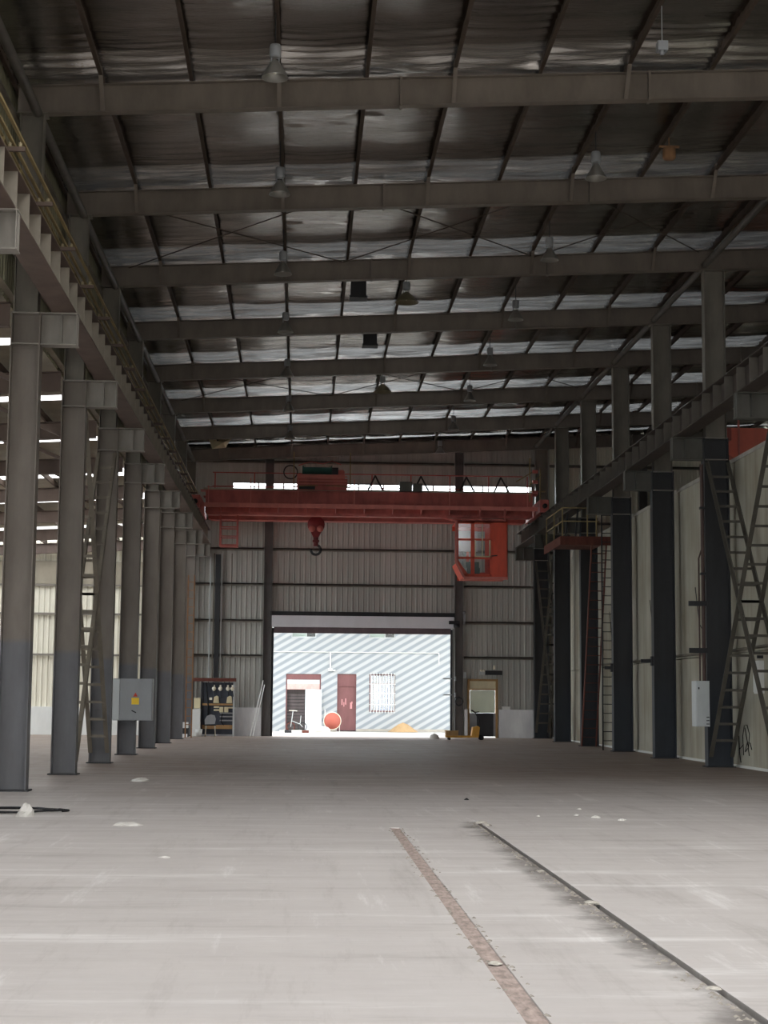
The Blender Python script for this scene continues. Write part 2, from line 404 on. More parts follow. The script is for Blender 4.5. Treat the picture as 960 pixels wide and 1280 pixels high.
for k in range(len(edges) - 1):
    foil_strip(edges[k], edges[k + 1], k)
    if 1 <= k <= 11:
        for a, b_ in ADDED_SKY:
            x0, x1 = edges[k], edges[k + 1]
            part('skylight_panel', Mb().add([(x0, a, ZP(x0) + .2), (x1, a, ZP(x1) + .2), (x1, b_, ZP(x1) + .2), (x0, b_, ZP(x0) + .2)], [(0, 1, 2, 3)]), M['skylight'], ceiling)
for x in XP:
    z = ZP(x); m = Mb()
    m.box(x - .006, x + .006, YF, YE, z, z + .2); m.box(x - .035, x + .035, YF, YE, z, z + .012)
    part('purlin', m, M['purlin'], ceiling)
# outer weather sheet above the blanket keeps the sky out
m = Mb()
def slab(a, b_, x0=-5.6, x1=XEND + .5):
    z0, z1 = ZP(x0) + .45, ZP(x1) + .45
    m.add([(x0, a, z0), (x1, a, z1), (x1, b_, z1), (x0, b_, z0)], [(0, 1, 2, 3)])
ysk = [YF] + [v for s in ADDED_SKY + [(y_ - 1.15, y_ + .45) for y_ in [YC(i) for i in range(1, 8)] + [69.0]] for v in s] + [YE + .6]
xa, xb = edges[1], edges[12]
for i in range(0, len(ysk), 2): slab(ysk[i], ysk[i + 1])
FILM = [(y_ - 1.15, y_ + .45) for y_ in [YC(i) for i in range(1, 8)]]
for a, b_ in ADDED_SKY: slab(a, b_, -5.6, xa); slab(a, b_, xb, XEND + .5)
part('roof_sheet', m, M['dark'], ceiling)
# wind bracing rods under the purlins
for i in (2, 5):
    for j, (xa_, xb_) in enumerate(((-4.3, .9), (.9, 5.6), (5.6, 9.7))):
        for s in (0, 1):
            p = (xa_ if s else xb_, YC(i) + .15, RB(xa_ if s else xb_) + HR - .07); q = (xb_ if s else xa_, YC(i + 1) - .15, RB(xb_ if s else xa_) + HR - .07)
            part('bracing_rod', Mb().tube([p, q], .014, 6), M['purlin'], ceiling)

# ------------------------------------------------------------------ rafters
ORD = ['nearest', 'second', 'third', 'fourth', 'fifth', 'sixth', 'seventh', 'eighth']
def rafter_parts(root):
    x0, x1 = -4.98, XEND
    def along(mb, ya, yb, za, zb): # a plate that follows the slope
        mb.add([(x0, ya, RB(x0) + za), (x1, ya, RB(x1) + za), (x1, yb, RB(x1) + za), (x0, yb, RB(x0) + za),
                (x0, ya, RB(x0) + zb), (x1, ya, RB(x1) + zb), (x1, yb, RB(x1) + zb), (x0, yb, RB(x0) + zb)],
               [(3, 2, 1, 0), (4, 5, 6, 7), (0, 1, 5, 4), (1, 2, 6, 5), (2, 3, 7, 6), (3, 0, 4, 7)]); return mb
    part('web', along(Mb(), -.005, .005, .014, HR - .014), M['rafter'], root)
    part('bottom_flange', along(Mb(), -.1, .1, 0, .014), M['rafter'], root)
    part('top_flange', along(Mb(), -.1, .1, HR - .014, HR), M['rafter'], root)
    for x in (1.6, 5.95, 14.0):
        part('splice_plate', Mb().box(x - .02, x + .02, -.105, .105, RB(x) - .02, RB(x) + HR + .01), M['rafter'], root)
    for k in (1, 3, 5, 7, 9, 11, 13):
        x = XP[k]
        part('fly_brace', Mb().bar((x, -.08, RB(x) + .02), (x, -.55, RB(x) + HR + .12), .02, .07, (1, 0, 0)), M['rafter'], root)
raft = []
for i in range(1, 9):
    y = YC(i) if i < 8 else 69.45
    if i == 1:
        r = thing('roof_rafter', (0, y, 0), 'nearest steel roof rafter spanning the hall under the foil', 'rafter', 'roof rafters'); rafter_parts(r)
    else:
        r = dup(raft[0], (0, y, 0), ORD[i - 1] + ' steel roof rafter counting from the front, ' + ('right against the end wall' if i == 8 else 'spanning the hall under the foil'))
    raft.append(r)

# ------------------------------------------------------------------ columns
def isec(x0, x1, yh, z0, z1, t=.016):
    m = Mb(); a, b_ = min(x0, x1), max(x0, x1)
    m.box(a, a + t, -yh, yh, z0, z1); m.box(b_ - t, b_, -yh, yh, z0, z1); m.box(a + t, b_ - t, -.006, .006, z0, z1)
    return m
def bx(mb, x0, x1, *r): return mb.box(min(x0, x1), max(x0, x1), *r)
def column_parts(root, s, w, wu, low, ztop, brk, bm):
    # s: direction that points away from the nave
    part('base_plate', bx(Mb(), -s * .05, s * (w + .05), -.22, .22, 0, .025), M['dark'], root)
    part('lower_shaft', isec(0, s * w, .16, .025, BZ, .02), low, root)
    for z in (BZ - .55, BZ - .02):
        part('stiffening_plate', bx(Mb(), s * .02, s * (w - .02), -.155, .155, z, z + .02), M['bracket'], root)
    part('upper_shaft', isec(s * .06, s * (.06 + wu), .14, BZ, ztop, .016), M['col_upper'], root)
    part('cap_plate', bx(Mb(), 0, s * (w + .02), -.16, .16, ztop - .001, ztop + .02), M['col_upper'], root)
    b = part('bracket', Mb().box(min(0, -s * brk), max(0, -s * brk), -.006, .006, BZ - .53, BZ - .02), bm, root)
    part('bracket_flange', bx(Mb(), -s * .001, -s * brk, -.14, .14, BZ - .02, BZ), bm, b)
    part('bracket_flange', bx(Mb(), -s * .001, -s * brk, -.14, .14, BZ - .55, BZ - .53), bm, b)
    for d in (.58, .98):
        part('stiffener', bx(Mb(), -s * (brk * d - .012), -s * (brk * d + .0), -.135, .135, BZ - .53, BZ - .02), bm, b)
LW, RW, BRK = .49, .61, .62
lab_left = {1: 'nearest column of the left-hand row, taupe above and blue grey below', 2: 'second column of the left-hand row, foot of the laced bracing beside it',
            3: 'third column of the left-hand row, with rungs of bracing in front of it', 4: 'fourth column of the left-hand row, the one behind the grey switch cabinet',
            5: 'fifth column of the left-hand row, just past the grey switch cabinet', 6: 'sixth column of the left-hand row, in shade', 7: 'seventh column of the left-hand row, last but one before the end wall', 8: 'last column of the left-hand row, in the corner of the end wall',
            0: 'left-hand column in front of all others, only its crane bracket in view'}
lab_right = {1: 'column of the right-hand row out in front, beside the camera', 2: 'right-hand column with only its grey crane bracket in view', 3: 'nearest full column of the right-hand row, beside the light grey switch box',
             4: 'second full column of the right-hand row, dark below and taupe on top', 5: 'third full column of the right-hand row, next to the caged ladder rungs', 6: 'fourth full column of the right-hand row, behind the red stair stringers',
             7: 'fifth full column of the right-hand row, past the access platform', 8: 'last column of the right-hand row, in the corner of the end wall'}
cl = cr_ = None
for i in range(0, 9):
    y = YC(i) if i < 8 else 69.4
    if cl is None:
        cl = thing('steel_column', (XL, y, 0), lab_left[i], 'column', 'left row of columns')
        column_parts(cl, -1, LW, .40, M['col_left'], RB(XL - .3) - .02, BRK, M['bracket'])
    else: dup(cl, (XL, y, 0), lab_left[i])
    if i >= 1:
        if cr_ is None:
            cr_ = thing('steel_column', (XR, y, 0), lab_right[i], 'column', 'right row of columns')
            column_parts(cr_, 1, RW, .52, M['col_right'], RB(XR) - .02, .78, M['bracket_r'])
        else: dup(cr_, (XR, y, 0), lab_right[i])

# ties that run from column to column under the eaves
for x, lab in ((-4.62, 'left'), (9.85, 'right')):
    zt = RB(x) - .02 if x < 0 else RB(x) + .1
    for i in range(0 if x < 0 else 2, 8):
        y0, y1 = YC(i) + .14, (YC(i + 1) if i < 7 else 69.4) - .14
        where = f'{ORD[i] if x < 0 else ORD[i - 2]} bay from the front'
        single('eave_tie_tube', Mb().tube([(x, y0, zt), (x, y1, zt)], .08, 12), M['tie'], (x, y0, zt),
               f'dark round tie tube between column tops of the {lab}-hand row, {where}', 'tube', 'tie tubes at the eaves')

# ------------------------------------------------------------------ crane runway girders
def runway(s, xc, name_lab, fm, wm, sm):
    y0, y1 = 14.0, 69.4; z0, z1 = BZ, 8.55
    r = thing('crane_runway_girder', (xc, y0, z0), name_lab, 'girder'); W_ = .2
    wpart('bottom_flange', Mb().box(xc - W_, xc + W_, y0, y1, z0, z0 + .02), fm, r)
    wpart('top_flange', Mb().box(xc - W_, xc + W_, y0, y1, z1 - .02, z1), fm, r)
    wpart('web', Mb().box(xc - .006, xc + .006, y0, y1, z0 + .02, z1 - .02), wm, r)
    wpart('crane_rail', Mb().box(xc - .035, xc + .035, y0, y1, z1, z1 + .11), M['rail_steel'], r, 'bare steel rail on top of the girder')
    me = None
    for k in range(int((y1 - y0 - .5) / 1.0)):
        y = y0 + .8 + k
        if me is None: me = Mb().box(-W_ + .01, W_ - .01, -.008, .008, .02, z1 - z0 - .02).mesh('stiffener', sm)
        put('stiffener', me, r, (0, y - y0, 0))
    return r
runway(-1, -4.07, 'brown crane runway girder with pale stiffeners above the left-hand columns', M['girder'], M['girder'], M['stiff'])
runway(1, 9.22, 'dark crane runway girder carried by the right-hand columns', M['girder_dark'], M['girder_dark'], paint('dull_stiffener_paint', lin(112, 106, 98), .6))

# handrail and conductor bars over the left girder
hr = thing('walkway_handrail', (-4.36, 14, 8.55), 'thin yellowish handrail along the top of the left crane girder', 'railing')
for z, n in ((9.5, 'top_rail'), (9.2, 'mid_rail'), (8.9, 'mid_rail')):
    wpart(n, Mb().tube([(-4.36, 14, z), (-4.36, 69, z)], .02, 6), M['yellow_rail'], hr)
me = Mb().bar((0, 0, 0), (0, 0, .95), .045, .045).mesh('post', M['yellow_rail'])
for k in range(37): put('post', me, hr, (0, k * 1.5 + .2, 0))
wpart('walkway_plate', Mb().box(-4.45, -4.18, 14, 69, 8.57, 8.6), M['girder'], hr)
cb = thing('conductor_bars', (-3.95, 14, 8.9), 'set of bare current bars on porcelain holders above the left girder', 'conductor')
for x in (-4.16, -4.02, -3.88):
    wpart('bar', Mb().box(x - .02, x + .02, 14, 61, 9.02, 9.06), M['yellow_rail'], cb)
me = Mb().box(-.28, .14, -.025, .025, -.04, .02).box(-.28, -.24, -.025, .025, -.2, .02).mesh('holder_arm', M['girder'])
M['dusty_porcelain'] = plain('dusty_porcelain', lin(150, 138, 110), .5)
me2 = Mb().lathe((0, 0, 0), [(0, 0), (.025, 0), (.03, .02), (.02, .03), (.03, .045), (.02, .06), (0, .06)], 8).mesh('insulator', M['dusty_porcelain'])
for k in range(19):
    a = put('holder_arm', me, cb, (0, .4 + 2.5 * k, -.02))
    for x in (-.21, -.07, .07): put('insulator', me2, a, (x, 0, .02))

# ------------------------------------------------------------------ laced bracing between columns
def laced(root, x0, x1, p, q, n, mat):
    # one diagonal: two angles in the planes x0 and x1 with battens across; p, q are (y, z)
    for x in (x0, x1):
        m = Mb().bar((x, p[0], p[1]), (x, q[0], q[1]), .015, .1, (1, 0, 0)).bar((x + .03, p[0] + .0, p[1] + .04), (x + .03, q[0], q[1] + .04), .06, .012, (1, 0, 0))
        wpart('angle', m, mat, root)
    for k in range(1, n):
        t = k / n; y = p[0] + (q[0] - p[0]) * t; z = p[1] + (q[1] - p[1]) * t
        wpart('batten', Mb().box(x0, x1, y - .006, y + .006, z - .03, z + .03), mat, root)
def cross(side, i, label, mat):
    x0, x1 = (XL - .05, XL - LW + .05) if side < 0 else (XR + .05, XR + RW - .05)
    y0, y1 = YC(i) + .24, (YC(i + 1) if i < 7 else 69.4) - .24
    r = thing('laced_cross_bracing', ((x0 + x1) / 2, y0, 0), label, 'bracing', 'laced cross bracing')
    a, b_ = min(x0, x1), max(x0, x1)
    laced(r, a, b_, (y0, .25), (y1, 7.35), 18, mat); laced(r, a, b_, (y1, .25), (y0, 7.35), 18, mat)
M['brace'] = paint('brace_paint', lin(120, 112, 100), .6)
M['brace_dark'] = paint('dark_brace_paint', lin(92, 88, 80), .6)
cross(-1, 2, 'ladder-like crossed bracing between the second and third left-hand columns', M['brace'])
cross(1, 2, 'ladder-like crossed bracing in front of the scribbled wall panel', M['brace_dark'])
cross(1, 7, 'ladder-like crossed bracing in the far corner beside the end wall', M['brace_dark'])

# ------------------------------------------------------------------ end wall
back = setting('wall_back', (0, YE, 0))
def corrugated(x0, x1, z0, z1, y, pitch=.225, depth=.03):
    n = max(1, round((x1 - x0) / pitch)); p = (x1 - x0) / n; xs = []
    for k in range(n):
        a = x0 + k * p; xs += [(a, 0), (a + p * .62, 0), (a + p * .7, -depth), (a + p * .92, -depth)]
    xs.append((x1, 0)); vs = []
    zt = z1 if callable(z1) else (lambda x: z1)
    for x, d in xs: vs += [(x, y + d, z0), (x, y + d, zt(x))]
    return Mb().add(vs, [(2 * i, 2 * i + 2, 2 * i + 3, 2 * i + 1) for i in range(len(xs) - 1)])
DOOR = (-1.2, 6.35, 0, 4.98); SD = (7.0, 8.28, 0, 2.45); WIN = (-2.95, 9.75, 9.25, 10.62)
roofz = lambda x: ZP(x) + .4
cuts = sorted([-5.15, -4.3, -3.6, WIN[0], -2.1, DOOR[0], -.3, .6, 1.5, 2.4, 3.3, 4.2, 5.1, DOOR[1], SD[0], 7.65, SD[1], 9.0, WIN[1], 10.5, 11.4, 12.3, 13.2, 14.1, 15, 16, 17, 18, 19, 20.4])
for x0, x1 in zip(cuts[:-1], cuts[1:]):
    xm = (x0 + x1) / 2; iv = [(0, roofz)]
    spans = []
    if WIN[0] <= xm <= WIN[1]: spans.append(WIN[2:])
    if DOOR[0] <= xm <= DOOR[1]: spans.append(DOOR[2:])
    if SD[0] <= xm <= SD[1]: spans.append(SD[2:])
    z = 0.; segs = []
    for a, b_ in sorted(spans):
        if a > z: segs.append((z, a))
        z = b_
    segs.append((z, roofz))
    for a, b_ in segs: wpart('wall_sheet', corrugated(x0, x1, a, b_, YE + .12), M['sheet'] if xm < 10.4 else M['sheet_aisle'], back)
for z in (3.35, 4.82, 6.34, 7.83, 9.1, 11.55):
    for x0, x1 in ((-5.0, -1.62), (-1.25, 6.4), (6.84, 10.3), (10.5, 20)):
        if z < 5 and x0 < 0 and x0 > -2: continue
        wpart('girt', Mb().box(x0, x1, YE - .06, YE + .08, z - .03, z + .03).box(x0, x1, YE - .06, YE - .045, z - .09, z + .03), M['girt'], back)
for x0, x1 in ((-4.9, -2.76), (-2.74, -1.62), (6.86, 6.99), (8.32, 9.8)):
    wpart('dado_wall', Mb().box(x0, x1, YE - .22, YE + .07, 0, 1.18), M['dado'], back)
for x in (-1.42, 6.62, 14.5):
    wpart('gable_post', isec(-.13, .13, .12, 0, RB(x) - .02, .012) if False else Mb().box(x - .17, x - .155, YE - .2, YE + .06, 0, RB(x)).box(x + .155, x + .17, YE - .2, YE + .06, 0, RB(x)).box(x - .155, x + .155, YE - .08, YE - .06, 0, RB(x)), paint('gable_post_paint', lin(104, 100, 98), .6), back)
# strip window
win = setting('window_1', (WIN[0], YE, WIN[2]))
wx = np.linspace(WIN[0], WIN[1], 13)
wpart('window_frame', Mb().box(WIN[0], WIN[1], YE + .06, YE + .14, WIN[2] - .04, WIN[2]).box(WIN[0], WIN[1], YE + .06, YE + .14, WIN[3], WIN[3] + .04), M['girt'], win)
for a, b_ in zip(wx[:-1], wx[1:]):
    wpart('pane', Mb().box(a + .03, b_ - .03, YE + .1, YE + .105, WIN[2], WIN[3]), M['glass'], win)
    wpart('mullion', Mb().box(b_ - .03, b_ + .03, YE + .07, YE + .13, WIN[2], WIN[3]), M['girt'], win)
# roller shutter door
dr = setting('door_1', (DOOR[0], YE, 0))
m = Mb().box(-1.24, 6.4, YE - .28, YE + .1, 4.55, 5.02)
wpart('shutter_box', m, M['shutter'], dr, 'pale zinc housing of the rolled-up shutter')
wpart('shutter_curtain', Mb().box(-1.15, 6.3, YE + .02, YE + .05, 4.36, 4.55).box(-1.15, 6.3, YE, YE + .07, 4.3, 4.36), paint('shutter_edge', lin(110, 92, 96), .5), dr, 'dark bottom edge of the rolled-up shutter')
wpart('lintel', Mb().box(-1.3, 6.46, YE - .1, YE + .08, 5.02, 5.2), M['dark'], dr)
for x in (-1.2, 6.31): wpart('guide_rail', Mb().box(x - .03, x + .05, YE - .02, YE + .1, 0, 4.5), M['dark'], dr)
wpart('shutter_motor', Mb().box(6.18, 6.62, YE - .5, YE - .28, 4.72, 4.86).lathe((6.5, YE - .4, 4.66), [(0, -.12), (.09, -.12), (.09, .12), (0, .12)], 10, 'x'), M['dark'], dr)
# small side door
sd = setting('door_2', (SD[0], YE, 0))
wpart('door_frame', Mb().box(7.0, 7.09, YE - .05, YE + .13, 0, 2.45).box(8.19, 8.28, YE - .05, YE + .13, 0, 2.45).box(7.09, 8.19, YE - .05, YE + .13, 2.36, 2.45).box(7.09, 8.19, YE - .03, YE + .11, 1.98, 2.04), M['wood'], sd)
wpart('transom_pane', Mb().box(7.09, 8.19, YE + .04, YE + .05, 2.04, 2.36), M['cream'], sd)
wpart('upper_panel', Mb().box(7.12, 8.16, YE + .03, YE + .06, 1.04, 1.97), paint('pale_green_glazing', lin(222, 230, 206), .3, dirt=.12), sd, 'pale frosted upper half of the door')
wpart('lower_panel', Mb().box(7.4, 8.1, YE + .02, YE + .06, .05, 1.02), M['dark'], sd)
wpart('door_stile', Mb().box(7.09, 7.4, YE + .03, YE + .06, .05, 1.02).box(8.1, 8.19, YE + .03, YE + .06, .05, 1.02), M['grey'], sd)

# ------------------------------------------------------------------ left side: wall over the aisle, aisle roof, far aisle wall
wl = setting('wall_left', (-5.2, 0, 0))
for k in range(27):
    y0 = YF + 2 + k * 2.7; y1 = min(y0 + 2.68, YE)
    if y0 > YE - .3: break
    n = 12; p = (y1 - y0) / n; pr = []
    for j in range(n): a = y0 + j * p; pr += [(a, 0), (a + p * .62, 0), (a + p * .7, .03), (a + p * .92, .03)]
    pr.append((y1, 0)); vs = []
    for y, d in pr: vs += [(-5.15 + d, y, 8.3), (-5.15 + d, y, 12.45)]
    wpart('wall_sheet', Mb().add(vs, [(2 * i, 2 * i + 2, 2 * i + 3, 2 * i + 1) for i in range(len(pr) - 1)]), M['sheet_side'], wl)
for z in (9.2, 10.4, 11.5): wpart('girt', Mb().box(-5.1, -5.02, YF + 2, YE, z - .03, z + .03), M['girt'], wl)

XA = -22.0
AB = lambda x: 7.75 + .05 * (x + 5)        # underside of the aisle beams
ar = setting('trim_1', (-5, 0, 8))
ask = []
for i in range(-4, 7): ask.append((YC(i) + 3.6, YC(i) + (4.2 if i < 4 else 5.2)))
ask.append((64.6, 69.2))  # extra wide roof light, added to brighten the aisle end wall
def aslab(mb, x0, x1, y0, y1, dz):
    mb.add([(x0, y0, AB(x0) + dz), (x1, y0, AB(x1) + dz), (x1, y1, AB(x1) + dz), (x0, y1, AB(x0) + dz)], [(0, 1, 2, 3)])
prev = YF
for a, b_ in ask + [(YE, YE)]:
    if a > prev:
        mb = Mb(); aslab(mb, XA, -5.0, prev, a, .62); wpart('roof_sheet', mb, M['aisle_roof'], ar)
    if b_ > a:
        for k in range(9):
            x0 = XA + (XA * -1 - 5.1) / 9 * k; x1 = x0 + (-XA - 5.1) / 9
            mb = Mb(); aslab(mb, x0 + .02, x1 - .02, a, b_, .62); wpart('skylight_panel', mb, M['skylight_added' if a > 64 else 'skylight'], ar)
    prev = b_
for i in range(0, 9):
    y = YC(i) if i < 8 else 69.3
    mb = Mb()
    for za, zb, yh in ((0, .015, .1), (.4, .415, .1), (.015, .4, .006)):
        x0, x1 = XA, -5.0
        mb.add([(x0, y - yh, AB(x0) + za), (x1, y - yh, AB(x1) + za), (x1, y + yh, AB(x1) + za), (x0, y + yh, AB(x0) + za), (x0, y - yh, AB(x0) + zb), (x1, y - yh, AB(x1) + zb), (x1, y + yh, AB(x1) + zb), (x0, y + yh, AB(x0) + zb)],
               [(3, 2, 1, 0), (4, 5, 6, 7), (0, 1, 5, 4), (1, 2, 6, 5), (2, 3, 7, 6), (3, 0, 4, 7)])
    wpart('aisle_beam', mb, M['girder'], ar)
for k in range(11):
    x = -6.2 - 1.5 * k
    wpart('aisle_purlin', Mb().box(x - .03, x + .03, YF, YE, AB(x) + .42, AB(x) + .58), M['girder'], ar)
for i in range(0, 7):
    wpart('knee_brace', Mb().bar((-5.0, YC(i) + .2, 6.9), (-7.0, YC(i) + .2, 7.75), .08, .08), M['girder'], ar)
aw = setting('wall_aisle', (-13, YE, 0))
xs = np.linspace(XA, -5.2, 20)
for a, b_ in zip(xs[:-1], xs[1:]):
    wpart('wall_sheet', corrugated(a, b_, 1.15, 9.0, YE + .12), M['sheet_aisle'], aw)
wpart('dado_wall', Mb().box(XA, -5.2, YE - .1, YE + .1, 0, 1.15), M['white'], aw)
for z in (3.3, 5.0, 6.2): wpart('girt', Mb().box(XA, -5.2, YE - .05, YE + .08, z - .04, z + .04), M['girt'], aw)
wpart('upper_band', Mb().box(XA, -5.2, YE - .02, YE + .06, 6.25, 7.2), M['aisle_roof'], aw)
ao = setting('wall_outer', (XA, 0, 0))
wpart('low_wall', Mb().box(XA - .1, XA, YF, YE, 0, 1.6), M['white'], ao)
wpart('high_wall', Mb().box(XA - .1, XA, YF, YE, 3.9, 8.6), M['sheet_aisle'], ao)
for k in range(13): wpart('outer_post', Mb().box(XA - .1, XA + .2, YC(k - 4) - .15, YC(k - 4) + .15, 0, 7.0), M['girder'], ao)
for k in range(12):
    wpart('pane', Mb().box(XA - .05, XA - .045, YC(k - 4) + .15, YC(k - 3) - .15, 1.6, 3.9), M['glass'], ao)  # unseen side glazing, added to light the hall from the left

# ------------------------------------------------------------------ right partition wall and the bay beyond
XW = 10.55
wr = setting('wall_right', (XW, 0, 0))
y = 9.8
while y < YE - .3:
    y1 = min(y + 2.98, YE)
    for z0, z1 in ((0, 2.72), (2.74, 7.4)):
        wpart('wall_panel', Mb().box(XW, XW + .12, y, y1, z0, z1), M['panel'], wr)
    y += 3.0
wpart('top_rail', Mb().box(XW - .02, XW + .16, 9.8, YE, 7.4, 7.5), M['concrete'], wr)
wpart('skirting', Mb().box(XW - .05, XW, 9.8, YE, 0, .06), M['white'], wr)
wpart('far_sheet', Mb().box(XEND, XEND + .1, YF, YE, 0, 13.4), M['sheet'], wr)
wf = setting('wall_front', (0, YF, 0))
for x0, x1, z0 in ((-22, -4.6, 0), (-4.6, 10.4, 4.4), (10.4, 20.1, 0)):
    wpart('wall_sheet', corrugated(x0, x1, z0, lambda x: roofz(x) if x > -5 else 8.6, YF - .1), M['sheet'], wf)

# ------------------------------------------------------------------ overhead travelling crane
CY = 63.6
cr = thing('overhead_crane', (2.6, CY, 8.66), 'red overhead travelling crane bridging the hall in front of the end wall', 'crane')
X0, X1 = -4.05, 9.2
def girder_box(name, y0, y1):
    g_ = wpart(name, Mb().box(X0 + .3, X1 - .3, y0, y1, 8.62, 9.5), M['red'], cr)
    wpart('flange_plate', Mb().box(X0 + .1, X1 - .1, y0 - .06, y1 + .06, 9.5, 9.53).box(X0 + .4, X1 - .4, y0 - .06, y1 + .06, 8.58, 8.62), M['red'], g_)
    wpart('trolley_rail', Mb().box(X0 + .2, X1 - .2, (y0 + y1) / 2 - .04, (y0 + y1) / 2 + .04, 9.53, 9.63), M['rail_steel'], g_)
    return g_
gf = girder_box('bridge_girder', CY, CY + .45); girder_box('bridge_girder', CY + 2.0, CY + 2.45)
wk = wpart('walkway', Mb().box(X0 + .3, X1 - .2, CY - .75, CY, 8.86, 8.9).box(X0 + .3, X1 - .2, CY - .78, CY - .74, 8.78, 8.94), M['red_pale'], cr, 'faded red walkway ledge')
wpart('lower_tie', Mb().box(X0 + .4, X1 - .6, CY - .62, CY - .52, 8.5, 8.6), M['red'], wk)
me = Mb().prism([(-.7, .0), (0, 0), (0, -.28)], 'x', -.012, .012).mesh('walkway_gusset', M['red'])
for k in range(12): put('walkway_gusset', me, wk, (X0 + .9 + k * 1.1 - 2.6, 0, 8.86 - 8.66))
for x in (X0 - .02, X1 + .02):
    e = wpart('end_carriage', Mb().box(x - .17, x + .17, CY - 1.0, CY + 3.4, 8.72, 9.2), M['red'], cr)
    for y in (CY - .6, CY + 3.0):
        wpart('wheel', Mb().lathe((x, y, 8.9), [(0, -.09), (.24, -.09), (.24, -.06), (.2, -.05), (.2, .05), (.24, .06), (.24, .09), (0, .09)], 16, 'x'), M['dark'], e)
    wpart('buffer', Mb().lathe((x, CY - 1.0, 8.95), [(.09, 0), (.09, -.16), (0, -.16)], 10, 'y'), M['black'], e)
hd = wpart('handrail', Mb().tube([(X0 + .4, CY + 2.9, 10.6), (X1 - .3, CY + 2.9, 10.6)], .025, 6).tube([(X0 + .4, CY + 2.9, 10.05), (X1 - .3, CY + 2.9, 10.05)], .018, 6), M['red'], cr)
me = Mb().bar((0, 0, 0), (0, 0, 1.1), .05, .05).mesh('post', M['red'])
for k in range(9): put('post', me, hd, (X0 + .5 + k * 1.58 - 2.6, 2.9, 9.5 - 8.66))
for x in (2.9, 4.75, 6.6, 8.0):
    wpart('rail_brace', Mb().bar((x, CY + 2.85, 10.55), (x - .4, CY + 2.5, 9.7), .05, .05).bar((x, CY + 2.85, 10.55), (x + .4, CY + 2.5, 9.7), .05, .05), M['dark'], hd)
fr = wpart('front_rail', Mb().tube([(X0 + .4, CY - .72, 9.55), (-.4, CY - .72, 9.55)], .015, 6), M['red'], wk)
for x in (-3.6, -2.0, -.2, 1.95, 5.6, 8.6):
    wpart('rail_post', Mb().bar((x, CY - .72, 8.9), (x, CY - .72, 9.9 if abs(x) < 2.2 else 9.6), .03, .03), M['red_pale'], wk)
wpart('control_cabinet', Mb().box(3.72, 4.2, CY - .2, CY + .2, 9.55, 9.92).box(4.24, 4.6, CY - .2, CY + .2, 9.55, 9.86), paint('dull_cabinet_grey', lin(96, 96, 88), .6), cr, 'dull grey control boxes')
# hanging ladder cage under the left end
lc = wpart('ladder_cage', Mb().bar((-3.15, CY - .4, 8.6), (-3.15, CY - .4, 7.35), .05, .05).bar((-2.5, CY - .4, 8.6), (-2.5, CY - .4, 7.35), .05, .05)
           .bar((-3.15, CY + .3, 8.6), (-3.15, CY + .3, 7.35), .05, .05).bar((-2.5, CY + .3, 8.6), (-2.5, CY + .3, 7.35), .05, .05), M['red'], cr)
for z in (7.37, 7.7, 8.05, 8.35):
    wpart('rung', Mb().bar((-3.15, CY - .4, z), (-2.5, CY - .4, z), .04, .04).bar((-3.15, CY + .3, z), (-2.5, CY + .3, z), .04, .04).bar((-3.15, CY - .4, z), (-3.15, CY + .3, z), .04, .04), M['red'], lc)
wpart('cage_floor', Mb().box(-3.17, -2.48, CY - .42, CY + .32, 7.32, 7.36), M['red'], lc)
# current collector gear on the right end
cg = wpart('collector_frame', Mb().bar((8.75, CY - .3, 9.2), (8.75, CY - .3, 10.9), .05, .05).bar((9.15, CY - .3, 9.2), (9.15, CY - .3, 10.5), .05, .05).bar((8.2, CY - .4, 9.95), (8.85, CY - .3, 10.35), .06, .04).bar((8.7, CY - .4, 9.8), (9.2, CY - .3, 10.25), .06, .04).bar((8.75, CY - .3, 9.6), (9.35, CY - .3, 9.6), .05, .05), M['yellow_rail'], cr)
for z in (9.5, 9.9, 10.3): wpart('collector_shoe', Mb().box(8.85, 9.05, CY - .42, CY - .25, z, z + .12), M['red'], cg)
# driver's cab
cx0, cx1, cz0, cz1, cy0, cy1 = 5.82, 7.76, 6.16, 8.3, CY - 1.35, CY + .55
out = [(cx0, cz1), (cx0, 6.72), (cx0 + .28, cz0), (cx1, cz0), (cx1, cz1)]
cab = wpart('driver_cab', Mb().box(cx0, cx1, cy1 - .04, cy1, 8.1, cz1).box(cx0 + .2, cx1, cy1 - .04, cy1, cz0, 6.5).box(7.1, cx1, cy1 - .04, cy1, 6.5, 8.1).box(6.38, 6.48, cy1 - .04, cy1, 6.5, 8.1).box(cx0, cx1, cy0, cy1, cz1 - .04, cz1).box(cx0 + .28, cx1, cy0, cy1, cz0, cz0 + .04)
            .box(cx1 - .03, cx1, cy0, cy1, cz0, cz1).add([(cx0, cy0, 6.72), (cx0 + .28, cy0, cz0), (cx0 + .28, cy1, cz0), (cx0, cy1, 6.72)], [(0, 1, 2, 3)]), M['orange'], cr, 'orange-red driver cab with glazed front')
m = Mb()
def fr_rect(m, x0, x1, z0, z1, y0=cy0, y1=cy0 + .04): m.box(x0, x1, y0, y1, z0, z1)
for x0, x1 in ((cx0, cx0 + .07), (6.36, 6.5)): fr_rect(m, x0, x1, 6.72 if x0 == cx0 else cz0, cz1)
for z0, z1 in ((8.2, 8.3), (7.56, 7.64), (6.86, 6.94), (6.16, 6.3)): fr_rect(m, cx0 + (.28 if z0 < 6.2 else .0), 7.16, z0, z1)
m.prism([(cx0, 6.9), (cx0, 6.72), (cx0 + .28, cz0), (cx0 + .42, cz0), (cx0 + .42, 6.3)], 'y', cy0, cy0 + .04)
fr_rect(m, 7.08, cx1, cz0, cz1)
wpart('front_frame', m, M['orange'], cab)
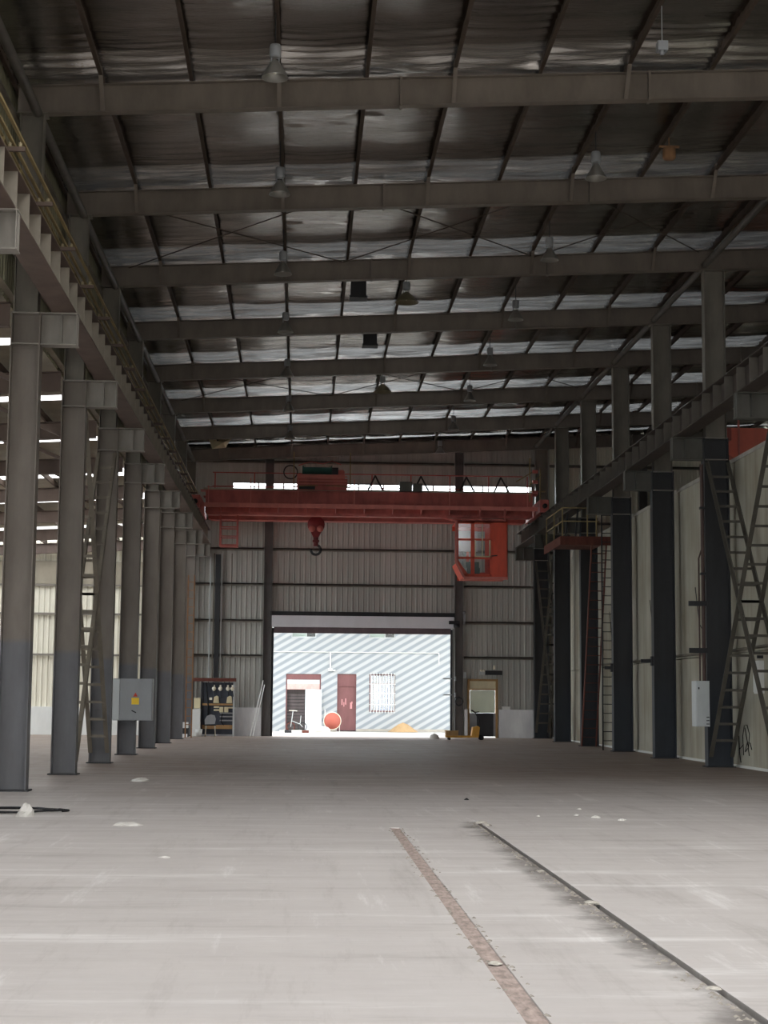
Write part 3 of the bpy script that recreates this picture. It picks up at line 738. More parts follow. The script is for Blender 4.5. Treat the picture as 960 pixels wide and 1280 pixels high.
wpart('edge_strip', Mb().bar((cx0 - .02, cy0 - .02, cz1), (cx0 - .02, cy0 - .02, 6.72), .09, .06).bar((cx0 - .02, cy0 - .02, 6.72), (cx0 + .28, cy0 - .02, cz0), .06, .09).bar((cx0 + .28, cy0 - .02, cz0 - .02), (cx1, cy0 - .02, cz0 - .02), .06, .1), M['red_pale'], cab)
for x0, x1 in ((cx0 + .07, 6.36), (6.5, 7.08)):
    for z0, z1 in ((7.64, 8.2), (6.94, 7.56), (6.3, 6.86)):
        wpart('window_pane', Mb().box(x0, x1, cy0 + .015, cy0 + .02, z0, z1) if not (x0 < 6 and z0 < 6.5) else Mb().prism([(x0, z1), (x0, 6.8), (x0 + .3, z0), (x1, z0), (x1, z1)], 'y', cy0 + .015, cy0 + .02), M['glass'], cab)
wpart('sliding_sash', Mb().box(6.5, 7.1, cy0 - .03, cy0 - .005, 6.93, 6.98).box(6.5, 6.54, cy0 - .03, cy0 - .005, 6.93, 7.58).box(7.05, 7.1, cy0 - .03, cy0 - .005, 6.93, 7.58).box(6.78, 6.81, cy0 - .03, cy0 - .005, 6.93, 8.2), M['cream'], cab)
wpart('interior_board', Mb().box(cx0 + .1, 6.8, cy1 - .12, cy1 - .08, 7.3, 8.1), M['lightgrey'], cab)
wpart('driver_seat', Mb().box(6.3, 6.8, cy0 + .9, cy0 + 1.3, 6.2, 6.6).box(6.3, 6.8, cy0 + 1.2, cy0 + 1.3, 6.6, 6.85), M['green'], cab)
wpart('door_handle', Mb().bar((7.14, cy0 - .05, 6.98), (7.36, cy0 - .05, 7.0), .04, .04).bar((7.16, cy0, 6.98), (7.16, cy0 - .05, 6.98), .04, .04), M['dark'], cab)
wpart('hanger', Mb().bar((cx0 + .05, cy0 + .3, cz1), (cx0 - .6, CY, 8.62), .07, .07).bar((cx0 + .9, cy0 + .1, cz1), (cx0 + .9, cy0 + .1, 8.8), .06, .06).bar((cx1 - .1, cy0 + .1, cz1), (cx1 - .1, cy0 + .1, 8.8), .06, .06).box(cx0 + .2, cx1 - .2, cy0 + .1, cy1 - .1, cz1, cz1 + .1).bar((cx1 - .05, cy0 + .1, 7.8), (cx1 + .1, CY - .2, 8.6), .05, .05), M['red'], cab)

# crane trolley with hook
tx0, tx1 = -.25, 1.7
tr = thing('crane_trolley', (.7, CY + 1.2, 9.63), 'red hoist trolley with green drum standing on the crane bridge', 'trolley')
wpart('frame', Mb().box(tx0, tx1, CY - .1, CY + 2.5, 9.7, 10.0).box(tx0 + .05, tx1 - .05, CY - .12, CY - .1, 9.55, 9.72), M['red'], tr)
wpart('side_plate', Mb().box(tx0, tx1 - .1, CY - .02, CY + .02, 10.0, 10.18).box(tx0 + .1, tx1 - .3, CY - .06, CY - .02, 10.02, 10.06), M['red_pale'], tr)
for z in (9.78, 9.9, 10.06): wpart('frame_rib', Mb().box(tx0 + .02, tx1 - .02, CY - .16, CY - .1, z, z + .04), M['red_pale'], tr)
wpart('maker_plate', Mb().box(tx0 + .08, tx0 + .7, CY - .14, CY - .12, 9.58, 9.7), M['dark'], tr)
wpart('drum', Mb().lathe((tx0 + .2, CY + .6, 10.36), [(0, 0), (.24, 0), (.24, .06), (.19, .07), (.19, 1.1), (.24, 1.11), (.24, 1.16), (0, 1.16)], 16, 'x'), M['green'], tr, 'dark green rope drum')
wpart('motor', Mb().lathe((tx0 + 1.45, CY + .5, 10.24), [(0, 0), (.2, 0), (.2, .35), (.14, .4), (0, .4)], 14, 'x'), M['red'], tr)
wpart('gearbox', Mb().box(tx0 + 1.36, tx0 + 1.6, CY + .3, CY + .9, 10.0, 10.5), M['dark'], tr)
wpart('cable_loop', Mb().tube([(tx0 + .05, CY + .2, 10.55), (tx0 + .5, CY + .2, 10.7), (tx0 + 1.0, CY + .2, 10.62), (tx0 + 1.35, CY + .2, 10.74), (tx0 + 1.7, CY + .2, 10.6)], .022, 6), M['red'], tr)
wpart('guard_hoop', Mb().lathe((tx0 - .25, CY + .3, 10.3), [(.26, 0), (.29, .02), (.26, .05), (.24, .02), (.26, 0)], 16, 'y'), M['dark'], tr)
for x in (tx0 - .12, tx1 + .1): wpart('lifting_post', Mb().bar((x, CY - .3, 9.65), (x, CY - .3, 11.0), .04, .04).bar((x, CY - .3, 9.67), (.7, CY - .05, 9.75), .03, .03), M['yellow_rail'], tr)
hx, hy = .52, CY + 1.2
wpart('hoist_rope', Mb().tube([(hx - .16, hy, 10.2), (hx - .16, hy, 8.5)], .012, 6).tube([(hx + .16, hy, 10.2), (hx + .16, hy, 8.5)], .012, 6).tube([(hx - .05, hy, 10.2), (hx - .05, hy, 8.5)], .012, 6), M['dark'], tr)
hb = wpart('hook_block', Mb().lathe((hx, hy - .12, 8.35), [(0, 0), (.32, 0), (.34, .03), (.34, .2), (.32, .23), (0, .23)], 20, 'y').prism([(hx - .3, 8.25), (hx - .1, 7.85), (hx + .1, 7.85), (hx + .3, 8.25)], 'y', hy - .13, hy + .13), paint('hook_block_red', lin(134, 46, 46), .5), tr)
for d in (-.16, .16): wpart('sheave', Mb().lathe((hx + d, hy - .15, 8.18), [(0, 0), (.13, 0), (.13, .03), (0, .03)], 14, 'y'), M['red_pale'], hb)
wpart('shank', Mb().tube([(hx, hy, 7.9), (hx, hy, 7.5)], .1, 10).box(hx - .13, hx + .13, hy - .1, hy + .1, 7.66, 7.74), paint('shank_red', lin(110, 44, 44), .5), hb)
pts = [(hx, hy, 7.54)] + [(hx + .19 * math.sin(t), hy, 7.36 + .19 * math.cos(t)) for t in np.linspace(.15, 4.9, 18)]
wpart('hook', Mb().tube(pts, .05, 8), M['dark'], hb)

# red crane girder that shows over the partition wall in the next bay
nb = thing('next_bay_crane', (14, 46, 8.4), 'daylit red crane girder showing over the partition wall in the next bay', 'crane')
wpart('bridge_girder', Mb().prism([(11.7, 8.75), (12.4, 8.3), (19.6, 8.3), (19.6, 9.3), (12.0, 9.3)], 'y', 46, 46.5), M['next_red_lit'], nb)
wpart('end_carriage', Mb().box(11.5, 11.8, 44.8, 48, 8.75, 9.1), M['red'], nb)
wpart('walkway_post', Mb().bar((12.3, 45.9, 8.5), (12.3, 45.9, 9.9), .05, .05), M['red_pale'], nb)

# ------------------------------------------------------------------ lamps
def high_bay(loc, drop, label, group, wide=False, mat='lamp_metal'):
    r = thing('high_bay_lamp', loc, label, 'lamp', group)
    w = 1.45 if wide else 1.0
    part('rod', Mb().tube([(0, 0, .5), (0, 0, drop)], .011, 6), M['dark'], r)
    part('gear_housing', Mb().lathe((0, 0, 0), [(0, .33), (.085, .33), (.09, .35), (.09, .5), (.08, .53), (0, .53)], 14).tube([(-.06, 0, .36), (-.06, 0, .2)], .012, 6).tube([(.06, 0, .36), (.06, 0, .2)], .012, 6), M['grey'], r)
    part('reflector', Mb().lathe((0, 0, 0), [(.05, .27), (.07, .25), (.1 * w, .2), (.15 * w, .11), (.2 * w, .02), (.21 * w, 0), (.2 * w, .0), (.145 * w, .1), (.09 * w, .19), (.06, .24), (0, .25)], 24), M[mat], r)
    part('bulb', Mb().lathe((0, 0, 0), [(0, .06), (.04, .08), (.05, .13), (.03, .2), (0, .24)], 12), M['porcelain'], r)
    return r
def lamp_drop(x, z): return ZP(x) - z + .01
proto = None
rows = [(-.53, [24.9 + 6 * k for k in range(7)], 11.12, 'left', 'row of lamps over the left of the aisle'),
        (5.55, [30.8 + 6 * k for k in range(7)], 11.55, 'right', 'row of lamps to the right')]
for x, ys, z, nm, grp in rows:
    first = None
    for k, y in enumerate(ys):
        lab = f'{ORD[k]} bell-shaped hanging lamp of the {nm}-hand row counting from the front'
        if first is None: first = high_bay((x, y, z), lamp_drop(x, z), lab, grp)
        else: dup(first, (x, y, z), lab)
a = high_bay((2.51, 40.6, 11.42), lamp_drop(2.51, 11.42)+.03, 'wide dusty lamp shade hanging in the middle, nearer of the two', 'wide middle lamps', True, 'lamp_dull')
dup(a, (2.51, 52.6, 11.38), 'wide dusty lamp shade hanging in the middle, farther of the two')
b = thing('lamp_housing', (5.55, 24.9, 11.72), 'bare square lamp housing on a thin cable, front of the right-hand row', 'lamp')
part('cable', Mb().tube([(0, 0, .14), (0, 0, lamp_drop(5.55, 11.72) - .02)], .006, 6), M['lightgrey'], b)
part('housing', Mb().box(-.08, .08, -.08, -.06, 0, .15).box(-.08, .08, .06, .08, 0, .15).box(-.08, -.05, -.06, .06, 0, .15).box(.05, .08, -.06, .06, 0, .15).box(-.05, .05, -.06, .06, .1, .15), M['grey'], b)
part('lamp_holder', Mb().lathe((0, 0, -.05), [(0, 0), (.035, 0), (.035, .12), (0, .12)], 10), M['grey'], b)
b = thing('lamp_housing', (7.07, 31.2, 12.1), 'rusty brown lamp housing under the foil without a shade, right-hand side', 'lamp')
part('housing', Mb().lathe((0, 0, 0), [(0, 0), (.1, 0), (.13, .04), (.13, .2), (.1, .24), (0, .24)], 14), M['rust'], b)
part('bracket', Mb().box(-.2, .2, -.02, .02, .24, .28).tube([(0, 0, .26), (0, 0, lamp_drop(7.07, 12.1) - .02)], .012, 6), M['rust'], b)
for k, (x, y) in enumerate(((1.35, 42.0), (1.9, 47.9))):
    z = ZP(x) - .02
    b = thing('ceiling_box', (x, y, z - .42), f'dark boxy ventilation stub under the foil, {("nearer", "farther")[k]} of the two', 'vent', 'ventilation stubs')
    part('duct', Mb().box(-.2, .2, -.2, .2, .02, .44), M['dark'], b)
    part('collar', Mb().box(-.23, .23, -.23, .23, 0, .05), M['dark'], b)
# torn flap of foil at the back left
single('torn_foil', Mb().add([(-3.9, 67.6, 12.1), (-3.0, 67.6, 12.15), (-3.2, 67.5, 11.75), (-3.75, 67.5, 11.7), (-3.6, 67.65, 12.14), (-3.3, 67.4, 11.95)], [(0, 5, 3), (0, 4, 5), (4, 1, 5), (5, 1, 2), (5, 2, 3)]), M['cream'], (-3.5, 67.6, 12.1), 'torn pale flap of insulation hanging at the back corner of the roof', 'insulation')

# ------------------------------------------------------------------ access platform, red stair, ladders
pf = thing('access_platform', (9.2, 54.5, 6.7), 'small red platform with yellowish railing under the right crane girder', 'platform')
wpart('deck', Mb().box(8.45, 10.1, 53.6, 57.2, 6.8, 6.84), M['rust_red'], pf)
wpart('edge_beam', Mb().box(8.45, 10.1, 53.54, 53.6, 6.62, 6.9).box(8.4, 8.45, 53.54, 57.2, 6.62, 6.9), M['rust_red'], pf)
for x, y in ((8.48, 53.6), (9.3, 53.6), (9.6, 53.6), (8.48, 55.4), (8.48, 57.1)):
    wpart('rail_post', Mb().bar((x, y, 6.84), (x, y, 7.85), .04, .04), M['yellow_rail'], pf)
for z in (7.4, 7.84):
    wpart('guard_rail', Mb().tube([(9.7, 53.6, z), (8.48, 53.6, z), (8.48, 57.1, z)], .022, 6), M['yellow_rail'], pf)
for y in (54.2, 56.4): wpart('hanger', Mb().bar((9.0, y, 6.8), (9.1, y, 7.97), .06, .06), M['dark'], pf)
stair = thing('steep_stair', (9.95, 57.3, 0), 'steep rust-red stair running up to the small platform', 'stair')
for x in (9.72, 10.22):
    wpart('stringer', Mb().bar((x, 57.4, .02), (x, 55.2, 6.8), .03, .16, (0, 1, 0)), M['rust_red'], stair)
for k in range(1, 22):
    t = k / 22; wpart('tread', Mb().box(9.735, 10.205, 57.4 - 2.2 * t - .08, 57.4 - 2.2 * t + .08, 6.8 * t, 6.8 * t + .02), M['rust_red'], stair)
ld = thing('wall_ladder', (9.95, 53.1, 0), 'tall dark ladder standing between right-hand columns beside the red stair', 'ladder')
for x in (9.68, 10.2): wpart('rail', Mb().box(x - .02, x + .02, 53.08, 53.12, 0, 7.9), M['dark'], ld)
for k in range(26): wpart('rung', Mb().tube([(9.68, 53.1, .3 + .29 * k), (10.2, 53.1, .3 + .29 * k)], .014, 6), M['dark'], ld)
wpart('hoop_rail', Mb().tube([(10.2, 53.1, 7.9), (10.25, 53.0, 8.2), (10.3, 52.9, 8.25)], .02, 6).tube([(9.68, 53.1, 7.0), (9.68, 53.1, 8.3)], .02, 6), M['yellow_rail'], ld)
rl = thing('rusty_ladder', (-4.4, 66, 0), 'narrow rusty ladder fixed between the last left-hand columns', 'ladder')
for x in (-4.5, -4.26): wpart('rail', Mb().box(x - .025, x + .025, 65.98, 66.02, 0.0, 6.4), M['rust'], rl)
for k in range(18): wpart('rung', Mb().box(-4.475, -4.285, 65.985, 66.015, .5 + .33 * k, .53 + .33 * k), M['rust'], rl)

# ------------------------------------------------------------------ cabinets on columns
ca = thing('switch_cabinet', (-4.3, 45.2, .92), 'wide grey switch cabinet with yellow warning sign on a left-hand column', 'cabinet')
wpart('body', Mb().box(-5.02, -3.98, 45.16, 45.6, .93, 2.05), M['grey'], ca)
wpart('door', Mb().box(-4.84, -4.0, 45.13, 45.16, .95, 2.03), M['grey'], ca)
wpart('warning_sign', Mb().box(-4.53, -4.33, 45.122, 45.13, 1.36, 1.54), M['sign_yellow'], ca, 'yellow square warning sign')
wpart('warning_triangle', Mb().prism([(-4.49, 1.57), (-4.37, 1.57), (-4.43, 1.68)], 'y', 45.122, 45.13), M['sign_red'], ca, 'red triangle')
wpart('latch', Mb().bar((-4.52, 45.11, 1.2), (-4.4, 45.11, 1.14), .02, .03), M['dark'], ca)
wpart('mounting_arm', Mb().box(-4.7, -4.64, 45.6, 45.8, 1.0, 1.06).box(-4.7, -4.64, 45.6, 45.8, 1.9, 1.96), M['dark'], ca)
wpart('side_sheet', Mb().box(-5.04, -5.02, 45.16, 45.6, .93, 2.05).box(-5.03, -4.86, 45.13, 45.16, .95, 2.03), M['lightgrey'], ca, 'bright crumpled side sheet')
cb2 = thing('switch_box', (9.85, 39.3, .97), 'light grey switch box on the nearest full right-hand column', 'cabinet')
wpart('body', Mb().box(9.42, 9.74, 39.35, 39.8, .97, 2.05), M['lightgrey'], cb2)
wpart('door', Mb().box(9.43, 9.64, 39.32, 39.35, .99, 2.03), M['lightgrey'], cb2)
wpart('vent_slats', Mb().box(9.66, 9.73, 39.34, 39.35, 1.02, 1.04).box(9.66, 9.73, 39.34, 39.35, 1.1, 1.12).box(9.66, 9.73, 39.34, 39.35, 1.18, 1.2), M['dark'], cb2)
wpart('lock', Mb().box(9.46, 9.49, 39.3, 39.32, 1.85, 1.9), M['dark'], cb2)
cd = thing('conduit', (9.66, 39.7, 2.05), 'dark cable conduit running up from the light grey switch box', 'conduit')
wpart('pipe', Mb().tube([(9.68, 39.6, 2.05), (9.68, 39.6, 7.3)], .045, 8).tube([(9.58, 39.6, 2.05), (9.58, 39.6, 5.0), (9.68, 39.6, 5.3)], .02, 6), paint('brown_conduit', lin(84, 66, 62), .6), cd)
for z in (2.72, 3.85): wpart('arm', Mb().box(9.32, 9.76, 39.55, 39.62, z, z + .12), M['dark'], cd)
wpart('clip', Mb().box(9.62, 9.75, 39.54, 39.66, 6.2, 6.26).box(9.62, 9.75, 39.54, 39.66, 4.6, 4.66), M['dark'], cd)
for i, x, z in ((4, 9.42, 2.62), (5, 9.5, 2.55)):
    single('outrigger', Mb().box(x, 9.75, YC(i) - .05, YC(i) + .02, z, z + .1).box(9.7, 9.757, YC(i) - .1, YC(i) + .08, z - .08, z + .18), M['dark'], (x, YC(i), z), 'dark steel arm sticking out of the ' + ('second' if i == 4 else 'third') + ' full right-hand column', 'bracket')

# pipe with hanging wires along the right wall
pp = thing('wall_pipe', (10.48, 30, 2.72), 'grey pipe run clamped along the right wall panels', 'pipe')
wpart('pipe', Mb().tube([(10.47, 34, 2.85), (10.47, 40, 2.8), (10.47, 46, 2.82), (10.47, 52, 2.8), (10.47, 62, 2.85)], .035, 8), M['brace'], pp)
for y in (36.2, 42.3, 48.4, 55): wpart('clamp', Mb().box(10.42, 10.55, y - .04, y + .04, 2.74, 2.9), M['dark'], pp)
for y, y2 in ((43.2, 42.0), (49.0, 48.0), (55.6, 55.0)):
    single('hanging_wire', Mb().tube([(10.52, y + .7, 4.6), (10.5, y + .2, 3.6), (10.5, y2, 2.9)], .012, 5), M['dark'], (10.5, y, 2.9), f'slack wire hanging down to the wall pipe, {("nearest", "middle", "farthest")[[43.2, 49.0, 55.6].index(y)]} of three', 'wire')
wbx = thing('wall_box', (10.4, 37.7, 1.6), 'white enamel box hung on the right wall behind the crossed bracing', 'box')
wpart('body', Mb().box(10.43, 10.55, 37.5, 37.95, 1.75, 2.5), M['white'], wbx)
wpart('cover', Mb().box(10.41, 10.43, 37.52, 37.93, 1.78, 2.47), M['white'], wbx)
wpart('bracket_arm', Mb().box(10.41, 10.55, 37.55, 37.6, 2.55, 2.62), M['dark'], wbx)
# spray paint on the wall
gp = []
def stroke(pts):
    m = Mb(); pts = [Vector((XW - .004, a, b)) for a, b in pts]
    for p, q in zip(pts[:-1], pts[1:]): m.bar(p, q, .006, .03, (1, 0, 0))
    return m
gr = Mb()
for pts in ([(39.75, .75), (39.72, .35), (39.6, .12)], [(39.75, .42), (39.5, .5), (39.35, .55)], [(39.35, .3), (39.4, .75), (39.25, 1.0), (39.0, 1.02), (38.8, .8), (38.9, .5), (39.2, .38), (39.0, .62), (38.75, .6), (38.62, .45)], [(39.2, .95), (38.95, .55), (38.85, .3)], [(39.8, .98), (39.75, .9)]):
    s_ = stroke(pts); gr.add(s_.v, s_.f)
wpart('spray_scribble', gr, M['ink'], wr, 'black sprayed scribble')

# ------------------------------------------------------------------ things along the end wall
rk = thing('electrical_rack', (-3.55, 69.1, 0), 'open electrical rack with white fuses under a rusty top beam', 'rack')
YR = 69.0
wpart('top_beam', Mb().box(-4.45, -2.66, YR - .1, YR + .1, 2.24, 2.38), M['rust_red'], rk)
for x in (-4.42, -4.06, -2.74): wpart('post', Mb().box(x - .035, x + .035, YR - .04, YR + .04, 0, 2.24), M['lightgrey'] if x > -3 else M['dark'], rk)
wpart('back_board', Mb().box(-4.04, -2.76, YR + .06, YR + .09, .08, 2.2), paint('dark_back_board', lin(74, 78, 88), .7), rk)
for x in (-3.56, -3.3, -2.99, -2.8):
    fz = wpart('fuse', Mb().lathe((x, YR, 1.95), [(0, -.05), (.075, -.05), (.085, 0), (.075, .05), (0, .05)], 12, 'y').bar((x, YR, 1.85), (x, YR, 2.1), .07, .05), M['porcelain'], rk)
    wpart('fuse_lead', Mb().tube([(x, YR - .02, 1.86), (x + .03, YR - .06, 1.7), (x + .06, YR, 1.55)], .014, 6), M['dark'], fz)
for x in (-3.46, -2.92): wpart('isolator', Mb().prism([(x - .12, 1.36), (x + .12, 1.36), (x + .09, 1.62), (x + .02, 1.66), (x - .09, 1.6)], 'y', YR - .06, YR + .06).box(x - .05, x + .05, YR - .1, YR - .06, 1.42, 1.54), M['cream'], rk)
wpart('junction_box', Mb().box(-3.74, -3.63, YR - .05, YR + .06, 1.48, 1.58), M['porcelain'], rk)
for x in (-3.24, -3.04): wpart('breaker', Mb().box(x - .08, x + .08, YR - .08, YR + .06, .98, 1.2).box(x - .03, x + .03, YR - .1, YR - .08, 1.05, 1.12), M['cream'], rk)
wpart('bus_strip', Mb().box(-3.55, -3.34, YR - .03, YR + .02, 1.16, 1.22).box(-3.55, -3.3, YR - .03, YR + .02, 1.04, 1.1).box(-2.96, -2.78, YR - .03, YR + .02, 1.14, 1.2), M['cream'], rk)
for z in (.62, .78, .92): wpart('cable_rail', Mb().box(-3.3, -2.78, YR - .04, YR + .05, z, z + .05), M['grey'], rk)
wpart('crosspiece', Mb().box(-4.04, -2.76, YR - .03, YR + .05, 1.26, 1.34).box(-4.04, -2.76, YR - .03, YR + .05, .3, .46), M['wood'], rk)
for x in (-3.8, -3.62, -3.4, -3.15, -2.95): wpart('wire', Mb().tube([(x, YR - .02, 2.22), (x + .04, YR - .05, 2.1), (x + .02, YR - .02, 2.0)], .014, 6), M['dark'], rk)
wpart('cable_bundle', Mb().tube([(-3.9, YR, 2.2), (-3.84, YR - .06, 1.7), (-3.78, YR - .02, 1.2), (-3.8, YR, .5)], .03, 6).tube([(-3.2, YR - .02, .95), (-3.25, YR - .05, .6), (-3.1, YR, .4)], .02, 6), M['black'], rk)
single('meter_box', Mb().box(-4.36, -4.1, 68.86, 69.0, 1.13, 1.56).box(-4.33, -4.13, 68.85, 68.86, 1.2, 1.52), M['cream'], (-4.2, 69, 1.13), 'small cream meter box on the end of the rack', 'box')
wc = thing('white_cabinet', (-4.2, 68.7, 0), 'narrow white cabinet standing at the left of the rack', 'cabinet')
wpart('body', Mb().box(-4.4, -4.07, 68.5, 68.86, 0, 1.1), M['white'], wc)
wpart('door', Mb().box(-4.38, -4.09, 68.48, 68.5, .03, 1.07), M['white'], wc)
single('white_bucket', Mb().lathe((-4.1, 68.2, 0), [(0, 0), (.12, 0), (.15, .3), (.14, .3), (.11, .02), (0, .02)], 14), M['white'], (-4.1, 68.2, 0), 'small white bucket on the floor by the rack', 'bucket')
ch = thing('shell_chair', (-3.62, 68.0, 0), 'grey shell chair with thin legs in front of the rack', 'chair')
vs = []; 
wpart('seat', Mb().prism([(-3.86, .45), (-3.4, .45), (-3.4, .48), (-3.86, .48)], 'y', 67.8, 68.2), M['black'], ch)
wpart('backrest', Mb().prism([(-3.84, .5), (-3.44, .52), (-3.4, .72), (-3.45, .86), (-3.6, .9), (-3.76, .84), (-3.85, .68)], 'y', 67.76, 67.8), M['grey'], ch)
for x in (-3.8, -3.45):
    for y in (67.83, 68.17): wpart('leg', Mb().tube([(x, y, .45), (x + (.03 if x > -3.6 else -.03), y, 0)], .015, 6), M['rail_steel'], ch)
for k, (xa_, xb_, ht) in enumerate(((-2.02, -1.56, 2.3), (-1.92, -1.5, 2.12))):
    single('leaning_pole', Mb().tube([(xa_, 68.3, .02), (xb_, 69.5, ht)], .02, 8), M['white'], (xa_, 68.3, 0), f'{("longer", "shorter")[k]} of two thin white poles leaning against the low wall', 'pole', 'leaning poles')
for k, (x, r_) in enumerate(((-3.83, .03), (-3.68, .03), (-3.36, .025), (-2.95, .02))):
    single('wall_conduit', Mb().tube([(x, YE - .13, 2.38), (x, YE - .13, 7.6)], r_, 8), M['brace'] if k % 2 else M['lightgrey'], (x, YE, 2.4), f'{ORD[k].replace("nearest", "first")} thin vertical conduit from the left on the end wall above the rack', 'conduit', 'conduits above the rack')
single('cable_duct', Mb().box(-3.63, -3.42, YE - .2, YE - .07, 2.4, 7.55), M['dark'], (-3.5, YE, 2.4), 'dark flat cable duct up the end wall above the rack', 'duct')
# low concrete kerb and rubble near the far left columns
single('kerb_block', Mb().box(-5.4, -4.5, 66.9, 67.3, 0, .12), M['dado'], (-5, 67, 0), 'pale concrete kerb on the floor by the last left-hand columns', 'kerb')
bx_ = thing('stacked_box', (-4.55, 67.6, 0), 'dark crate with a white box on top beside the rusty ladder', 'crate')
wpart('crate', Mb().box(-4.85, -4.48, 67.5, 67.9, 0, .35).box(-4.87, -4.46, 67.48, 67.92, .3, .35), M['dark'], bx_)
wpart('white_box', Mb().box(-4.8, -4.5, 67.55, 67.85, .35, .58), M['white'], bx_)

# side-door fittings
e = thing('alarm_light', (7.6, YE - .2, 2.6), 'small white emergency light above the side door', 'light')
wpart('body', Mb().box(7.5, 7.72, YE - .16, YE - .02, 2.62, 2.76), M['lightgrey'], e)
wpart('lamp_head', Mb().lathe((7.56, YE - .18, 2.8), [(0, -.05), (.05, -.05), (.05, .05), (0, .05)], 10, 'y').lathe((7.67, YE - .18, 2.8), [(0, -.05), (.05, -.05), (.05, .05), (0, .05)], 10, 'y'), M['porcelain'], e)
single('shelf_board', Mb().box(7.74, 8.45, YE - .2, YE - .05, 2.62, 2.8), M['dark'], (8, YE, 2.6), 'dark board fixed above the side door', 'board')
single('wall_lamp', Mb().lathe((8.12, YE - .12, 2.92), [(0, -.06), (.04, -.06), (.05, .02), (.03, .1), (0, .12)], 10).box(8.09, 8.15, YE - .1, YE + .1, 2.86, 2.9), M['porcelain'], (8.12, YE, 2.9), 'little white wall lamp above the dark board', 'lamp')
single('wall_socket', Mb().box(6.82, 6.94, YE - .16, YE - .06, 2.48, 2.72).box(6.85, 6.91, YE - .17, YE - .16, 2.52, 2.6), M['lightgrey'], (6.88, YE, 2.5), 'small grey switch on the post beside the side door', 'switch')
single('sensor_box', Mb().lathe((6.84, YE - .2, 5.22), [(0, -.06), (.07, -.06), (.07, .06), (0, .06)], 10, 'y').box(6.8, 6.88, YE - .22, YE - .1, 4.7, 5.14), M['grey'], (6.84, YE, 5.2), 'small sensor box beside the top of the shutter', 'sensor')
single('paper_box', Mb().box(8.45, 8.78, YE - .2, YE - .02, 1.18, 1.3).box(8.44, 8.79, YE - .21, YE - .01, 1.27, 1.31), M['white'], (8.6, YE, 1.2), 'small white carton lying on the low wall right of the side door', 'carton')
for k, z in enumerate((2.42, 1.75)):
    single('shutter_bolt', Mb().box(5.95, 6.5, YE - .3, YE - .26, z, z + .05).box(6.44, 6.5, YE - .32, YE - .1, z - .06, z + .12), M['grey'], (6.4, YE, z), f'{("upper", "lower")[k]} grey bolt bar at the right jamb of the shutter', 'bolt')
single('wire_coil', Mb().lathe((6.62, YE - .25, 1.5), [(.16, -.02), (.19, 0), (.16, .02), (.13, 0), (.16, -.02)], 16, 'y').box(6.58, 6.66, YE - .24, YE - .08, 1.66, 1.7), M['dark'], (6.62, YE, 1.5), 'dark coil of wire hanging on the right jamb post', 'wire')

# pallet truck with its load
pt = thing('pallet_truck', (6.4, 65.6, 0), 'worn orange-yellow pallet truck parked in front of the side door', 'pallet truck')
wpart('fork', Mb().box(5.72, 6.75, 65.35, 65.5, .1, .17), M['truck'], pt); wpart('fork', Mb().box(5.72, 6.75, 65.75, 65.9, .1, .17), M['truck'], pt)
wpart('head', Mb().prism([(6.72, .1), (7.0, .1), (7.05, .5), (6.98, .55), (6.78, .5)], 'y', 65.35, 65.9), M['truck'], pt)
wpart('pump', Mb().lathe((7.0, 65.62, .18), [(0, 0), (.07, 0), (.07, .3), (0, .3)], 12), M['black'], pt)
tl = wpart('tiller', Mb().tube([(7.02, 65.62, .4), (7.06, 65.62, .8), (6.88, 65.62, 1.08)], .022, 8), M['black'], pt)
wpart('grip', Mb().tube([(6.88, 65.42, 1.08), (6.76, 65.42, 1.16), (6.76, 65.82, 1.16), (6.88, 65.82, 1.08), (7.02, 65.82, 1.1), (7.02, 65.42, 1.1), (6.88, 65.42, 1.08)], .02, 6), M['black'], tl)
for y in (65.5, 65.74): wpart('steer_wheel', Mb().lathe((7.12, y - .03, .1), [(0, -.03), (.1, -.03), (.1, .03), (0, .03)], 14, 'y'), M['black'], pt)
for y in (65.42, 65.82): wpart('fork_roller', Mb().lathe((5.86, y, .05), [(0, -.05), (.05, -.05), (.05, .05), (0, .05)], 10, 'y'), M['black'], pt)
single('carton', Mb().box(5.72, 6.2, 65.4, 65.85, .172, .36).box(5.7, 6.22, 65.38, 65.87, .34, .365), M['wood'], (5.95, 65.6, .17), 'brown carton lying on the forks of the pallet truck', 'carton')
single('crumpled_wrap', Mb().lathe((5.35, 66.6, 0), [(.22, 0), (.18, .14), (.1, .2), (0, .24)], 7), M['plaster'], (5.35, 66.6, 0), 'crumpled pale wrapping on the floor at the right door jamb', 'wrapping')

